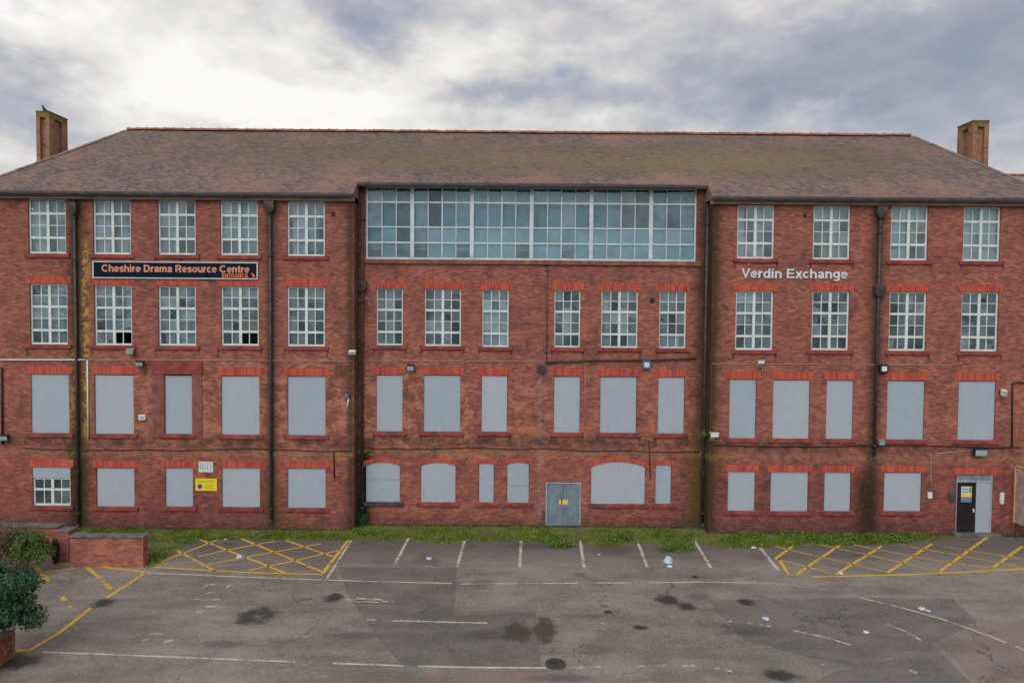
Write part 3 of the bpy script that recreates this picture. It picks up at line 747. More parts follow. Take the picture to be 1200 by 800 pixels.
def add_pane(x0, x1, z0, z1, y, mat, parent, mb=None):
    cx, cz = (x0 + x1) / 2, (z0 + z1) / 2; hx, hz = (x1 - x0) / 2, (z1 - z0) / 2
    tx, tz = random.uniform(-.004, .004), random.uniform(-.008, .008)
    q = [(cx + sx * hx, y + sx * tx + sz * tz, cz + sz * hz) for sx, sz in ((-1, -1), (1, -1), (1, 1), (-1, 1))]
    if mb is not None: mb.poly(q); return
    m = MB(); m.poly(q); m.build('pane', mat, parent)

joined = MB()
def window(r, Y, cols, rows, thick_rows, mull, join=False, bars=True, curtain=None, dark=(), mat='frame', fw=.065):
    """rows: fractions from the top of every horizontal division; thick_rows: which of them are transoms."""
    x0, x1, z0, z1 = r; h = z1 - z0; w = x1 - x0; y = Y + .075
    m = MB()
    m.box(x0 + .002, x0 + fw, y, y + .07, z0 + .002, z1 - .002); m.box(x1 - fw, x1 - .002, y, y + .07, z0 + .002, z1 - .002)
    m.box(x0 + fw, x1 - fw, y + .003, y + .068, z1 - fw, z1 - .003); m.box(x0 + fw, x1 - fw, y + .003, y + .068, z0 + .003, z0 + fw * 1.25)
    ix0, ix1, iz0, iz1 = x0 + fw, x1 - fw, z0 + fw * 1.25, z1 - fw
    if mull: m.box((x0 + x1) / 2 - .058, (x0 + x1) / 2 + .058, y - .004, y + .066, iz0, iz1)
    zr = []
    for k, fr in enumerate(rows):
        z = z1 - fr * h; zr.append(z)
        t = .048 if k in thick_rows else .016
        m.box(ix0, ix1, y + (.006 if k in thick_rows else .02), y + (.06 if k in thick_rows else .05), z - t, z + t)
    xsx = [ix0 + (ix1 - ix0) * k / cols for k in range(cols + 1)]
    for k in range(1, cols):
        if mull and k == cols // 2: continue
        m.box(xsx[k] - .019, xsx[k] + .019, y + .024, y + .046, iz0, iz1)
    win = m.build('window', M[mat], B)
    zz = [iz1] + zr + [iz0]
    for a in range(cols):
        for b2 in range(len(zz) - 1):
            if (a, b2) in dark: continue
            add_pane(xsx[a], xsx[a + 1], zz[b2 + 1], zz[b2], y + .036, M['glass'], win, joined if join else None)
    if curtain:
        for (fa, fb, ga, gb, mm) in curtain:
            drape(x0 + w * fa, x0 + w * fb, z1 - h * gb, z1 - h * ga, y + .22 + random.uniform(0, .05), M[mm], win)
    return win
ROWS_T = [.27, .485, .71]; ROWS_S = [.19, .375, .57, .765]
C, CG, CY = 'curtain', 'curtain_grey', 'curtain_yellow'
ctop = [[(0, .48, 0, 1, C), (.52, 1, 0, .35, CG)], [(0, .35, 0, 1, C), (.55, .8, 0, 1, CG)], [(.2, .5, 0, 1, C), (0, .2, 0, 1, CG)],
        [(0, .5, 0, .72, C), (.5, 1, 0, 1, C)], [(.1, .5, 0, 1, C), (.55, .8, 0, .9, CG)]]
ctopr = [[(0, .25, 0, 1, C), (.5, .78, 0, 1, C)], [(0, .5, 0, .28, C), (.5, .75, 0, 1, C), (.26, .48, .45, 1, CY), (.76, 1, .5, 1, CY)],
         [(0, .5, 0, 1, C), (.55, .8, .3, .75, CY), (.55, 1, 0, .28, C)], [(0, .3, 0, 1, C), (.3, .55, 0, .8, CG), (.6, 1, 0, 1, C)]]
for r, c in zip(TOP + TOPR, ctop + ctopr):
    w = window(rect(*r, 0), 0, 4, ROWS_T, (0, 2), True, curtain=c); sill_of(w, rect(*r, 0), 0)
csec = [[(0, .5, 0, .8, CG), (.5, .8, 0, 1, C), (.8, 1, 0, 1, CG)], [(0, .5, 0, .5, CG), (.75, 1, 0, .7, C)], [(.5, 1, .38, 1, C), (0, .5, .55, .8, C), (.1, .35, .8, 1, C)], [(0, 1, 0, .2, CG)],
        [(.0, .25, 0, 1, CG), (.52, 1, .0, .25, CG)]]
csecr = [[(0, .5, 0, .55, C), (.5, .75, 0, .4, CG)], [(.0, .25, .3, .6, CG)], [(0, .25, .75, 1, C), (.5, .75, 0, .3, CG)], [(0, .5, .5, .9, CG)]]
for i, (r, c) in enumerate(zip(SEC + SECR, csec + csecr)):
    dk = {1: ((2, 4), (3, 4)), 3: ((2, 4), (3, 4))}.get(i, ())
    w = window(rect(*r, 0), 0, 4, ROWS_S, (1, 3), True, join=True, curtain=c, dark=dk); sill_of(w, rect(*r, 0), 0); lintel_of(w, rect(*r, 0), 0)
csc = [[(.3, .7, 0, 1, CG)], [(0, .5, .2, .75, CG)], [(0, 1, 0, 1, C)], [(0, .34, 0, .5, CG), (.34, .67, .3, .8, C)], [(.5, .75, .3, .8, CG), (0, .25, .78, 1, C)], [(.1, .8, .78, 1, C)]]
for i, (r, c) in enumerate(zip(SECC, csc)):
    R4 = rect(*r, RECESS); wide = i in (1, 4)
    w = window(R4, RECESS, 4 if wide else 3, ROWS_S, (1, 3), wide, join=wide, curtain=c, fw=.055); sill_of(w, R4, RECESS); lintel_of(w, R4, RECESS)
# ground floor window with a board over its top
r0 = rect(*GND[0], 0); zb = W(60, 560, 0)[1]
w = window((r0[0], r0[1], r0[2], zb), 0, 4, [.42], (0,), True, fw=.07); sill_of(w, r0, 0, over=.15); lintel_of(w, r0, 0)
m = MB(); m.box(r0[0] + .003, r0[1] - .003, .03, .07, zb + .002, r0[3] - .003); m.build('window_board', M['board'], B, bevel=.004)
joined.build('window_pane', M['glass'], B, kind='stuff')

# boarded openings ----------------------------------------------------
screw_me = None
def boards(r, Y, rise=0.0, sill=True, lint=True, sillmat=None, seam=None, lh=.33):
    x0, x1, z0, z1 = r; m = MB(); g = random.uniform(.004, .02); tz = random.uniform(-.004, .004)
    y0 = Y + .035
    if rise:
        A = arc(x0 + g, x1 - g, z1 - .008, rise)
        m.prism([(x0 + g, y0, z0 + .01), (x1 - g, y0, z0 + .01)] + [(x, y0, z) for x, z in reversed(A)], (0, .022, 0))
    else:
        m.prism([(x0 + g, y0, z0 + .012), (x1 - g, y0, z0 + .012), (x1 - g, y0 + .01, z1 - random.uniform(.01, .05)), (x0 + g, y0 + .01, z1 - random.uniform(.01, .05))], (0, .022, 0))
    o = m.build('window_board', M['board'], B)
    s = MB(); n = max(2, int((z1 - z0) / .55))
    for k in range(n + 1):
        for x in (x0 + .07, x1 - .07):
            z = z0 + .08 + (z1 - z0 - .25 - rise) * k / n
            s.box(x - .012, x + .012, y0 - .008, y0 + .004, z - .012, z + .012)
    s.build('screw', M['grey_plastic'], o, kind='stuff')
    if seam:
        q = MB(); z = z0 + (z1 - z0) * seam; q.box(x0 + .02, x1 - .02, y0 - .006, y0 + .003, z - .012, z + .012); q.build('seam_strip', M['grey_plastic'], o)
    b2 = MB(); b2.box(x0, x1, Y + REV - .01, Y + REV, z0, z1); b2.build('backing', M['black_plastic'], o)
    if sill: sill_of(o, r, Y, sillmat)
    if lint:
        if rise:
            q = MB(); A = arc(x0 - .12, x1 + .12, z1 + .004, rise * 1.15, 16); h = lh
            for (xa, za), (xb, zb2) in zip(A, A[1:]):
                q.prism([(xa, Y - .012, za), (xb, Y - .012, zb2), (xb, Y - .012, zb2 + h), (xa, Y - .012, za + h)], (0, .05, 0))
            q.build('lintel', M['lintel'], o)
        else: lintel_of(o, r, Y, lh)
    return o
for i, r in enumerate(FIR):
    boards(rect(*r, 0), 0, lint=(i != 2))
for r in FIRR: boards(rect(*r, 0), 0)
for r in FIRC: boards(rect(*r, RECESS), RECESS)
for r in GND[1:] : boards(rect(*r, 0), 0, lh=.28)
for r in GNDR: boards(rect(*r, 0), 0, lh=.28)
for i, r in enumerate(GNDC):
    boards(rect(*r[:4], RECESS), RECESS, rise=r[4] * 30.3 / F, sillmat=M['sill_dark'] if i in (0,) else None, seam={0: .56, 3: .42}.get(i), lh=.2)
# red rendered surround of the third first-floor opening
x0, x1, z0, z1 = rect(*FIR[2], 0); xa, _ = W(179, 470); xb, _ = W(237, 470); zt = W(205, 424)[1]
m = MB()
m.box(xa, x0 - .02, -.035, .02, z0 - .18, z1 + .02); m.box(x1 + .02, xb, -.035, .02, z0 - .18, z1 + .02)
m.build('door_surround', M['render_red'], B, bevel=.01)
m = MB(); m.box(xa - .03, xb + .03, -.055, .02, z1 + .022, zt); m.build('surround_head', M['sill'], B, bevel=.01)

# studio glazing of the centre ----------------------------------------
x0, x1, z0, z1 = tuple(bx); Y = RECESS; y = Y + .03
mz = [W(622, p, Y)[1] for p in (238, 267, 285.3)]
mx = [W(p, 260, Y)[0] for p in (483, 553, 623, 693, 763)]
m = MB(); fw = .07
m.box(x0 + .003, x0 + fw, y, y + .1, z0 + .003, z1 - .003); m.box(x1 - fw, x1 - .003, y, y + .1, z0 + .003, z1 - .003)
m.box(x0 + fw, x1 - fw, y + .004, y + .095, z1 - .10, z1 - .004); m.box(x0 + fw, x1 - fw, y + .004, y + .095, z0 + .004, z0 + .09)
edges = [x0 + fw] + mx + [x1 - fw]; iz0, iz1 = z0 + .09, z1 - .10
for x in mx: m.box(x - .085, x + .085, y - .012, y + .09, iz0, iz1)
for k, z in enumerate(mz): t = .035 if k != 1 else .028; m.box(x0 + fw, x1 - fw, y + .01, y + .08, z - t, z + t)
bays = []
for k in range(6):
    n = 3 if k in (0, 5) else 4
    a = edges[k] + (.085 if k else 0); b2 = edges[k + 1] - (.085 if k < 5 else 0)
    xs = [a + (b2 - a) * j / n for j in range(n + 1)]; bays.append(xs)
    for j in range(1, n): t = .028 if (n == 4 and j == 2) else .018; m.box(xs[j] - t, xs[j] + t, y + .02, y + .07, iz0, iz1)
studio = m.build('studio_window', M['frame_blue'], B)
zz = [iz1] + mz + [iz0]
random.seed(21)
film = MB(); blinds = MB()
NOBLIND = {(0, 2), (1, 1), (4, 2), (4, 3), (5, 1)}
for k, xs in enumerate(bays):
    for j in range(len(xs) - 1):
        for q in range(4): add_pane(xs[j], xs[j + 1], zz[q + 1], zz[q], y + .045, M['glass_band'], studio)
        if k >= 2 or random.random() < .45: film.box(xs[j] + .01, xs[j + 1] - .01, y + .12, y + .13, iz0 if random.random() < .8 else mz[2], mz[1] - random.uniform(0, .02))
        if (k, j) in NOBLIND: continue
        x = xs[j] + .03
        while x < xs[j + 1] - .03:
            a = random.uniform(-.014, .014)
            blinds.poly([(x, y + .28 + a, mz[2] - .3), (x + .10, y + .28 - a + .02, mz[2] - .3), (x + .10, y + .28 - a + .02, iz1), (x, y + .28 + a, iz1)]); x += .115
blinds.build('vertical_blind', M['blind'], studio, kind='stuff'); film.build('frosted_panel', M['film'], studio, kind='stuff')
m = MB(); m.box(x0 - .22, x1 + .22, Y - .09, Y + .10, z0 - .20, z0 - .002); m.build('sill', simple('lichened_red_sill', (0.19, 0.075, 0.06), .8, .3, 3.0, grime=(0.40, 0.20, 0.03)), studio, bevel=.012)

# doors ---------------------------------------------------------------
def print_rect(m, x0, x1, z0, z1, y): m.box(x0, x1, y - .004, y, z0, z1)
x0, x1, z0, z1 = tuple(dc); Y = RECESS
d = MB(); d.box(x0, x0 + .06, Y + .0, Y + .1, .0, z1); d.box(x1 - .06, x1, Y, Y + .1, 0, z1); d.box(x0 + .06, x1 - .06, Y + .002, Y + .1, z1 - .06, z1 - .002)
door = d.build('steel_door', M['steel_frame'], B)
xm = (x0 + x1) / 2
for a, b2 in ((x0 + .063, xm - .006), (xm + .006, x1 - .063)):
    l = MB(); n = 6
    pts = []
    for k in range(n):
        w_ = (b2 - a) / n; xk = a + w_ * k
        pts += [(xk, .05), (xk + w_ * .45, .05), (xk + w_ * .55, .03), (xk + w_ * .9, .03)]
    pts.append((b2, .05))
    for (xa, ya), (xb, yb) in zip(pts, pts[1:]): l.poly([(xa, Y + ya, .03), (xb, Y + yb, .03), (xb, Y + yb, z1 - .062), (xa, Y + ya, z1 - .062)])
    l.build('door_leaf', M['steel_door'], door)
h = MB(); h.box(xm - .09, xm - .05, Y + .0, Y + .04, 1.0, 1.25); h.build('handle', M['dark_iron'], door)
a, b2, c, e = rect(655, 585.5, 665.5, 595, Y)
for (f0, f1, mm) in ((.45, 1, 'pyellow'), (.3, .45, 'pred'), (0, .3, 'pblue')):
    n = MB(); print_rect(n, a, b2, c + (e - c) * f0, c + (e - c) * f1, Y + .026); n.build('warning_notice', M[mm], door)
bk = MB(); bk.box(x0, x1, Y + .1, Y + .12, 0, z1); bk.build('backing', M['black_plastic'], door)

x0, x1, z0, z1 = tuple(dr)
d = MB(); zt = W(1140, 563.5)[1]
d.box(x0, x0 + .05, .03, .12, 0, z1); d.box(x1 - .07, x1, .03, .12, 0, z1); d.box(x0 + .05, x1 - .07, .028, .12, zt - .06, zt + .02)
door2 = d.build('entrance_door', M['steel_frame'], B); lintel_of(door2, tuple(dr), 0, .28)
q = MB(); q.box(x0 + .05, x1 - .07, .06, .09, zt + .02, z1 - .003); q.build('transom_panel', M['steel_door'], door2)
xs_ = W(1144, 590)[0]
q = MB(); q.box(xs_ + .02, x1 - .07, .05, .08, .03, zt - .062); q.build('side_panel', M['board'], door2)
q = MB(); q.box(x0 + .05, xs_, .045, .085, .03, zt - .062); leaf = q.build('door_leaf', M['black_door'], door2)
q = MB(); q.box(xs_ - .12, xs_ - .07, .0, .045, 1.0, 1.15); q.build('handle', M['white_plastic'], leaf)
q = MB(); q.box(x0 - .2, x1 + .2, -.35, -.002, .0, .12); q.build('door_step', M['coping'], door2, bevel=.015)
q = MB(); q.box(x0, x1, .12, .13, 0, z1); q.build('backing', M['black_plastic'], door2)
a, b2, c, e = rect(1127, 570, 1139.5, 588.5, 0)
for (f0, f1, g0, g1, mm) in ((.52, 1, 0, 1, 'paper'), (.6, .95, .72, .98, 'pgreen'), (.34, .52, 0, 1, 'pyellow'), (.24, .34, 0, 1, 'pred'), (0, .24, 0, 1, 'pblue'), (.62, .7, .1, .62, 'print_grey'), (.8, .88, .1, .62, 'print_grey')):
    top = .044 if mm in ('paper', 'pyellow', 'pred', 'pblue') else .038
    n = MB(); print_rect(n, a + (b2 - a) * g0, a + (b2 - a) * g1, c + (e - c) * f0, c + (e - c) * f1, top); n.build('door_notice', M[mm], leaf)

# roof ----------------------------------------------------------------
EO = .34
Y_E = -EO; Y_R = 4.5
ZE = W(600, 227.8, Y_E)[1]
ZR = W(600, 156.2, Y_R)[1]
TP = (ZR - ZE) / (Y_R - Y_E)
XRL, XRR = W(150, 153, Y_R)[0], W(1069, 159, Y_R)[0]
XEL, XER = W(-43, 229, Y_E)[0], W(1245, 236, Y_E)[0]
Y_EC = RECESS - .36
def zroof(yy): return ZE + (yy - Y_E) * TP
def hipx(yy, left):
    f = (yy - Y_E) / (Y_R - Y_E)
    return (XEL + (XRL - XEL) * f) if left else (XER + (XRR - XER) * f)
XCL, XCR = W(416.5, 222, 0)[0], W(832, 226, 0)[0]
rf = MB()
def course(xa, xb, y0_, y1_, k):
    n = max(1, int((xb - xa) / .55))
    lift = .022
    pts0 = []; pts1 = []
    for i in range(n + 1):
        x = xa + (xb - xa) * i / n
        s = .05 * mnoise.noise(Vector((x * .16, y0_ * .5, 0))) + .010 * mnoise.noise(Vector((x * 2.1, k * 7.3, 5)))
        s1 = .05 * mnoise.noise(Vector((x * .16, y1_ * .5, 0)))
        pts0.append((x, y0_ - .012, zroof(y0_) + lift + s)); pts1.append((x, y1_, zroof(y1_) + s1))
    for i in range(n):
        rf.poly([pts0[i], pts0[i + 1], pts1[i + 1], pts1[i]])
        a, b2 = pts0[i], pts0[i + 1]
        rf.poly([(a[0], a[1] + .003, a[2] - .05), (b2[0], b2[1] + .003, b2[2] - .05), b2, a])
NC = 62
for k in range(NC):
    ya = Y_E + (Y_R - Y_E) * k / NC; yb = Y_E + (Y_R - Y_E) * (k + 1) / NC
    xa, xb = hipx(ya, True), hipx(ya, False)
    if ya < Y_EC: course(xa, XCL, ya, yb, k); course(XCR, xb, ya, yb, k)
    else: course(xa, xb, ya, yb, k)
Y_B = DEPTH + EO
def P3(x, yy, z): return (x, yy, z)
rf.poly([(XEL, Y_B, ZE), (XEL, Y_E, ZE), (XRL, Y_R, ZR)])
rf.poly([(XER, Y_E, ZE), (XER, Y_B, ZE), (XRR, Y_R, ZR)])
rf.poly([(XER, Y_B, ZE), (XEL, Y_B, ZE), (XRL, Y_R, ZR), (XRR, Y_R, ZR)])
# underside, so that the roof is a closed body
un = .10
rf.poly([(XEL, Y_E + .02, ZE - un), (XEL, Y_B, ZE - un), (XCL, Y_B, ZE - un), (XCL, Y_E + .02, ZE - un)])
rf.poly([(XCR, Y_E + .02, ZE - un), (XCR, Y_B, ZE - un), (XER, Y_B, ZE - un), (XER, Y_E + .02, ZE - un)])
zc = zroof(Y_EC)
for X, s in ((XCL, 1), (XCR, -1)):      # cheeks of the roof beside the recessed centre
    q = [(X, Y_E, ZE - un), (X, Y_EC + .3, ZE - un), (X, Y_EC + .3, zroof(Y_EC + .3) + .02), (X, Y_E, ZE + .02)]
    rf.poly(q if s > 0 else q[::-1])
rf.poly([(XCL, Y_EC + .02, zc - .1), (XCR, Y_EC + .02, zc - .1), (XCR, RECESS + .3, zc - .1), (XCL, RECESS + .3, zc - .1)][::-1])
ROOF = rf.build('roof', M['roof'], B)
# ridge and hip tiles
rt = MB(); n = 7
ringA = [(0, -.15 * math.cos(math.pi * k / (n - 1)), .13 * math.sin(math.pi * k / (n - 1)) - .02) for k in range(n)]
for k in range(n - 1):
    a, b2 = ringA[k], ringA[k + 1]
    rt.poly([(0, a[1], a[2]), (0, b2[1], b2[2]), (.44, b2[1] * .96, b2[2] * .96), (.44, a[1] * .96, a[2] * .96)])
rt.poly([(0, a[1], a[2]) for a in ringA]); rt.poly([(.44, a[1] * .96, a[2] * .96) for a in reversed(ringA)])
rt.box(.0, .035, -.02, .02, .10, .135)
tile0 = None
def run(p, q):
    global tile0
    p, q = Vector(p), Vector(q); L = (q - p).length; n = int(L / .45); d = (q - p).normalized()
    for k in range(n):
        if tile0 is None:
            o = rt.build('ridge_tile', M['ridge'], ROOF); tile0 = o
        else:
            o = tile0.copy(); COL.objects.link(o); o.parent = ROOF
        o.location = p + d * (k * .45) + Vector((0, random.uniform(-.008, .008), random.uniform(-.012, .012)))
        o.rotation_euler = d.to_track_quat('X', 'Z').to_euler()
run((XRL, Y_R, ZR + .02), (XRR, Y_R, ZR + .02))
rt = MB(); rt.prism([(0, -.11, -.01), (0, 0, .07), (0, .11, -.01)], (.3, 0, 0))
hip0 = None
for p, q in (((XEL, Y_E, ZE), (XRL, Y_R, ZR)), ((XER, Y_E, ZE), (XRR, Y_R, ZR))):
    p, q = Vector(p), Vector(q); L = (q - p).length; d = (q - p).normalized()
    for k in range(int(L / .31)):
        if hip0 is None: o = hip0 = rt.build('hip_tile', M['roof'], ROOF)
        else: o = hip0.copy(); COL.objects.link(o); o.parent = ROOF
        o.location = p + d * (k * .31) + Vector((0, 0, random.uniform(-.01, .01))); o.rotation_euler = d.to_track_quat('X', 'Z').to_euler()

# gutters and fascias
def gutter(xa, xb, Y, z, deep=.13):
    m = MB(); prof = [(Y - .14, z), (Y - .135, z - deep * .55), (Y - .09, z - deep), (Y - .03, z - deep), (Y, z - deep * .5), (Y, z)]
    m.prism([(xa, a, b2) for a, b2 in prof], (xb - xa, 0, 0)); o = m.build('gutter', M['gutter'], B)
    b3 = MB(); x = xa + .5
    while x < xb: b3.box(x - .02, x + .02, Y - .15, Y - .139, z - deep - .01, z + .01); x += .95
    b3.build('gutter_bracket', M['dark_iron'], o, kind='stuff'); return o
for xa, xb in ((XEL, XCL - .02), (XCR + .02, XER)):
    gutter(xa, xb, Y_E + .05, ZE - .02, .16)
    m = MB(); m.box(xa, xb, -.20, -.004, ZE - .30, ZE - .12); m.build('fascia', M['fascia'], B)
gutter(XCL, XCR, Y_EC + .04, zc + .0, .17)
m = MB(); m.box(XCL, XCR, Y_EC + .05, RECESS - .01, Z_EAVE_C - .045, zc - .105); m.build('fascia', M['gutter'], B)
m = MB(); m.box(XCL + .3, XCR - .3, RECESS - .05, RECESS - .012, Z_EAVE_C - .11, Z_EAVE_C - .047); m.build('head_board', M['frame_blue'], B)

# chimneys ------------------------------------------------------------
def chimney(pxf0, pxf1, pytop, Yf, dep, px_inner, left):
    xa = W(pxf0, pytop, Yf)[0]; xb = W(pxf1, pytop, Yf)[0]; zt = W((pxf0 + pxf1) / 2, pytop, Yf)[1]; yb = Yf + dep; zb = ZE - .5
    m = MB(); i = .14
    m.box(xa + i, xb - i, Yf + i, yb - i, zb, zt - .3)
    pw, pd = (xb - xa) * .28, dep * .30
    for X0, X1 in ((xa, xa + pw), (xb - pw, xb)):
        for Y0, Y1 in ((Yf, Yf + pd), (yb - pd, yb)): m.box(X0, X1, Y0, Y1, zb, zt - .301)
    o = m.build('chimney', M['brick_stack'], B)
    q = MB(); q.box(xa + .002, xb - .002, Yf + .002, yb - .002, zt - .305, zt - .06); q.build('head_course', M['moss_brick'], o)
    c = MB(); c.box(xa - .015, xb + .015, Yf - .015, yb + .015, zt - .06, zt); c.build('cap', simple('mossy_cap', (0.10, 0.10, 0.03), .9, .4, 3.0, grime=(0.16, 0.12, 0.06)), o)
    return xa, xb, zt
ca = chimney(42, 57.5, 130, 3.6, 1.36, 79, True)
cb = chimney(1140.5, 1159.5, 141, 3.6, 1.15, 1122, False)

# rainwater pipes -------------------------------------------------------
def downpipe(px, py0, py1, Y, hoppers=(), r=.055, off=.09, parent=B):
    X = W(px, (py0 + py1) / 2, Y)[0]; z0 = max(.05, W(px, py1, Y)[1]); z1 = W(px, py0, Y)[1]
    m = MB(); m.tube([(X, Y - off, z0 + .15), (X, Y - off, z1)], r, 10); m.tube([(X, Y - off, z0 + .15), (X, Y - off - .12, z0)], r, 10)
    p = m.build('downpipe', M['dark_iron'], parent, smooth=True)
    c = MB(); z = z0 + .6
    while z < z1 - .2:
        c.tube([(X, Y - off, z), (X, Y - off, z + .07)], r * 1.35, 10); c.box(X - .13, X + .13, Y - .03, Y - .004, z + .01, z + .05); z += 1.83
    c.build('pipe_bracket', M['dark_iron'], p, kind='stuff')
    for hy, hw in hoppers:
        z = W(px, hy, Y)[1]; q = MB()
        q.prism([(X - hw, Y - .28, z + .24), (X - hw, Y - .28, z - .08), (X - hw * .4, Y - .2, z - .26), (X + hw * .4, Y - .2, z - .26), (X + hw, Y - .28, z - .08), (X + hw, Y - .28, z + .24)][::-1], (0, .26, 0))
        q.build('hopper', M['gutter'], p, bevel=.01)
    return p
downpipe(91, 233, 619, 0, [(245, .17)])
downpipe(318, 236, 612, 0, [(243, .21)])
downpipe(1027, 241, 538, 0, [(249, .22), (341, .22)])
downpipe(425, 216, 610, RECESS, [(336, .20)], .06, .12)
downpipe(825.5, 217, 616, RECESS, [], .075, .12)
downpipe(641, 310, 430, RECESS, [], .018, .035)
downpipe(848, 545, 585, RECESS - .75, [], .02, .03) if False else None

# ------------------------------------------------------------------ signs
def arcp(cx, cy, rx, ry, a0, a1, n=14):
    return [(cx + rx * math.cos(R(a0 + (a1 - a0) * k / n)), cy + ry * math.sin(R(a0 + (a1 - a0) * k / n))) for k in range(n + 1)]
NHUMP = [(.11, .40)] + arcp(.31, .42, .2, .23, 150, 0, 8) + [(.51, 0)]
GLYPH = {   # centre lines of plain grotesque letters, cap height 1: (advance, strokes)
    'C': (.84, [arcp(.42, .5, .33, .41, 42, 318, 18)]),
    'D': (.82, [[(.13, .5), (.13, .91), (.36, .91)] + arcp(.36, .5, .32, .41, 80, -80, 12) + [(.36, .09), (.13, .09), (.13, .5)]]),
    'E': (.74, [[(.67, .91), (.13, .91), (.13, .09), (.69, .09)], [(.13, .5), (.63, .5)]]),
    'V': (.70, [[(.06, 1), (.35, .08), (.64, 1)]]),
    'R': (.80, [[(.13, 0), (.13, .91), (.44, .91)] + arcp(.44, .68, .2, .23, 75, -75, 8) + [(.44, .45), (.13, .45)], [(.44, .45), (.68, 0)]]),
    'N': (.76, [[(.13, 0), (.13, 1)], [(.13, .92), (.62, .08)], [(.62, 0), (.62, 1)]]),
    'T': (.66, [[(.03, .91), (.63, .91)], [(.33, .9), (.33, 0)]]),
    'A': (.76, [[(.06, 0), (.38, .96), (.70, 0)], [(.18, .28), (.58, .28)]]),
    'h': (.62, [[(.11, 0), (.11, 1)], NHUMP]), 'n': (.62, [[(.11, 0), (.11, .74)], NHUMP]),
    'm': (.94, [[(.11, 0), (.11, .74)], [(.11, .42)] + arcp(.28, .45, .17, .2, 150, 0, 8) + [(.45, 0)], [(.45, .42)] + arcp(.62, .45, .18, .2, 150, 0, 8) + [(.80, 0)]]),
    'e': (.61, [[(.12, .39), (.51, .39)] + arcp(.31, .37, .21, .28, 15, 318, 16)]),
    's': (.57, [[(.48, .53), (.40, .63), (.30, .655), (.20, .63), (.13, .53), (.2, .43), (.40, .33), (.47, .21), (.40, .11), (.29, .085), (.18, .11), (.09, .22)]]),
    'i': (.27, [[(.13, 0), (.13, .74)], [(.13, .84), (.13, 1)]]),
    'r': (.41, [[(.11, 0), (.11, .74)], [(.11, .38), (.19, .58), (.27, .64), (.38, .65)]]),
    'a': (.60, [[(.1, .52), (.17, .62), (.29, .655), (.41, .62), (.46, .52), (.46, 0)], [(.46, .39), (.22, .34), (.12, .27), (.12, .16), (.21, .085), (.34, .11), (.46, .24)]]),
    'o': (.64, [arcp(.32, .37, .22, .28, 0, 360, 18)]), 'c': (.58, [arcp(.31, .37, .21, .28, 48, 312, 14)]),
    'u': (.62, [[(.11, .74)] + arcp(.31, .30, .2, .21, 180, 340, 9), [(.51, .74), (.51, 0)]]),
    't': (.38, [[(.19, .95), (.19, .2), (.24, .1), (.36, .085)], [(.03, .66), (.36, .66)]]),
    'd': (.63, [[(.52, 0), (.52, 1)], arcp(.31, .37, .21, .28, 0, 360, 16)]),
    'x': (.56, [[(.06, .74), (.5, 0)], [(.5, .74), (.06, 0)]]),
    'g': (.63, [arcp(.31, .40, .21, .25, 0, 360, 16), [(.52, .74), (.52, -.02), (.46, -.14), (.31, -.19), (.12, -.12)]]),
}
def glyph_mesh(m, ch, ox, tx, tz, Y, dep, w):
    # tx(x), tz(z): glyph units to metres
    for k, st_ in enumerate(GLYPH[ch][1]):
        y = Y - .0012 * k; n = len(st_); P = [Vector((p[0] + ox, p[1])) for p in st_]; L = []
        closed = (P[0] - P[-1]).length < 1e-4
        for i in range(n):
            d0 = (P[i] - P[i - 1]).normalized() if i else ((P[-1] - P[-2]).normalized() if closed else None)
            d1 = (P[i + 1] - P[i]).normalized() if i < n - 1 else ((P[1] - P[0]).normalized() if closed else None)
            d0 = d0 or d1; d1 = d1 or d0; n0 = Vector((-d0.y, d0.x)); n1 = Vector((-d1.y, d1.x)); nn = (n0 + n1).normalized()
            nn = nn * (w / 2 / max(.45, nn.dot(n1))); L.append((P[i] + nn, P[i] - nn))
        q = lambda v, yy: (tx(v.x), yy, tz(v.y))
        for (a0, b0), (a1, b1) in zip(L, L[1:]):
            m.poly([q(b0, y), q(b1, y), q(a1, y), q(a0, y)])
            m.poly([q(a0, y), q(a1, y), q(a1, y + dep), q(a0, y + dep)]); m.poly([q(b1, y), q(b0, y), q(b0, y + dep), q(b1, y + dep)])
        if not closed:
            for a0, b0 in (L[0], L[-1]): m.poly([q(a0, y), q(b0, y), q(b0, y + dep), q(a0, y + dep)])
def place_text(body, px0, px1, py_base, py_cap, Y, mat, parent, name='lettering', extrude=.004, w=.19, track=.03, per_letter=False):
    adv = []; x = 0
    for ch in body: adv.append(x); x += (.30 if ch == ' ' else GLYPH[ch][0]) + track
    x0 = W(px0, py_base, Y)[0]; x1 = W(px1, py_base, Y)[0]; pm = (px0 + px1) / 2
    zc_, zb_ = W(pm, py_cap, Y)[1], W(pm, py_base, Y)[1]
    tx = lambda v: x0 + v * (x1 - x0) / x; tz = lambda v: zb_ + v * (zc_ - zb_)
    m = MB()
    for ch, a in zip(body, adv):
        if ch == ' ': continue
        glyph_mesh(m, ch, a, tx, tz, Y, extrude, w)
        if per_letter: m.build(name, mat, parent); m = MB()
    if not per_letter: m.build(name, mat, parent)
sg = empty('fascia_sign', 'long navy sign board with salmon lettering between top and second floor windows', 'sign')
x0, x1, z0, z1 = rect(111, 308, 301.5, 325.5, 0)
m = MB(); m.box(x0, x1, -.07, -.012, z0, z1); m.build('board', M['sign_navy'], sg)
m = MB(); t = .045
m.box(x0 - t, x1 + t, -.085, -.013, z1, z1 + t); m.box(x0 - t, x1 + t, -.085, -.013, z0 - t, z0); m.box(x0 - t, x0, -.083, -.014, z0, z1); m.box(x1, x1 + t, -.083, -.014, z0, z1)
m.build('border', M['frame_blue'], sg)
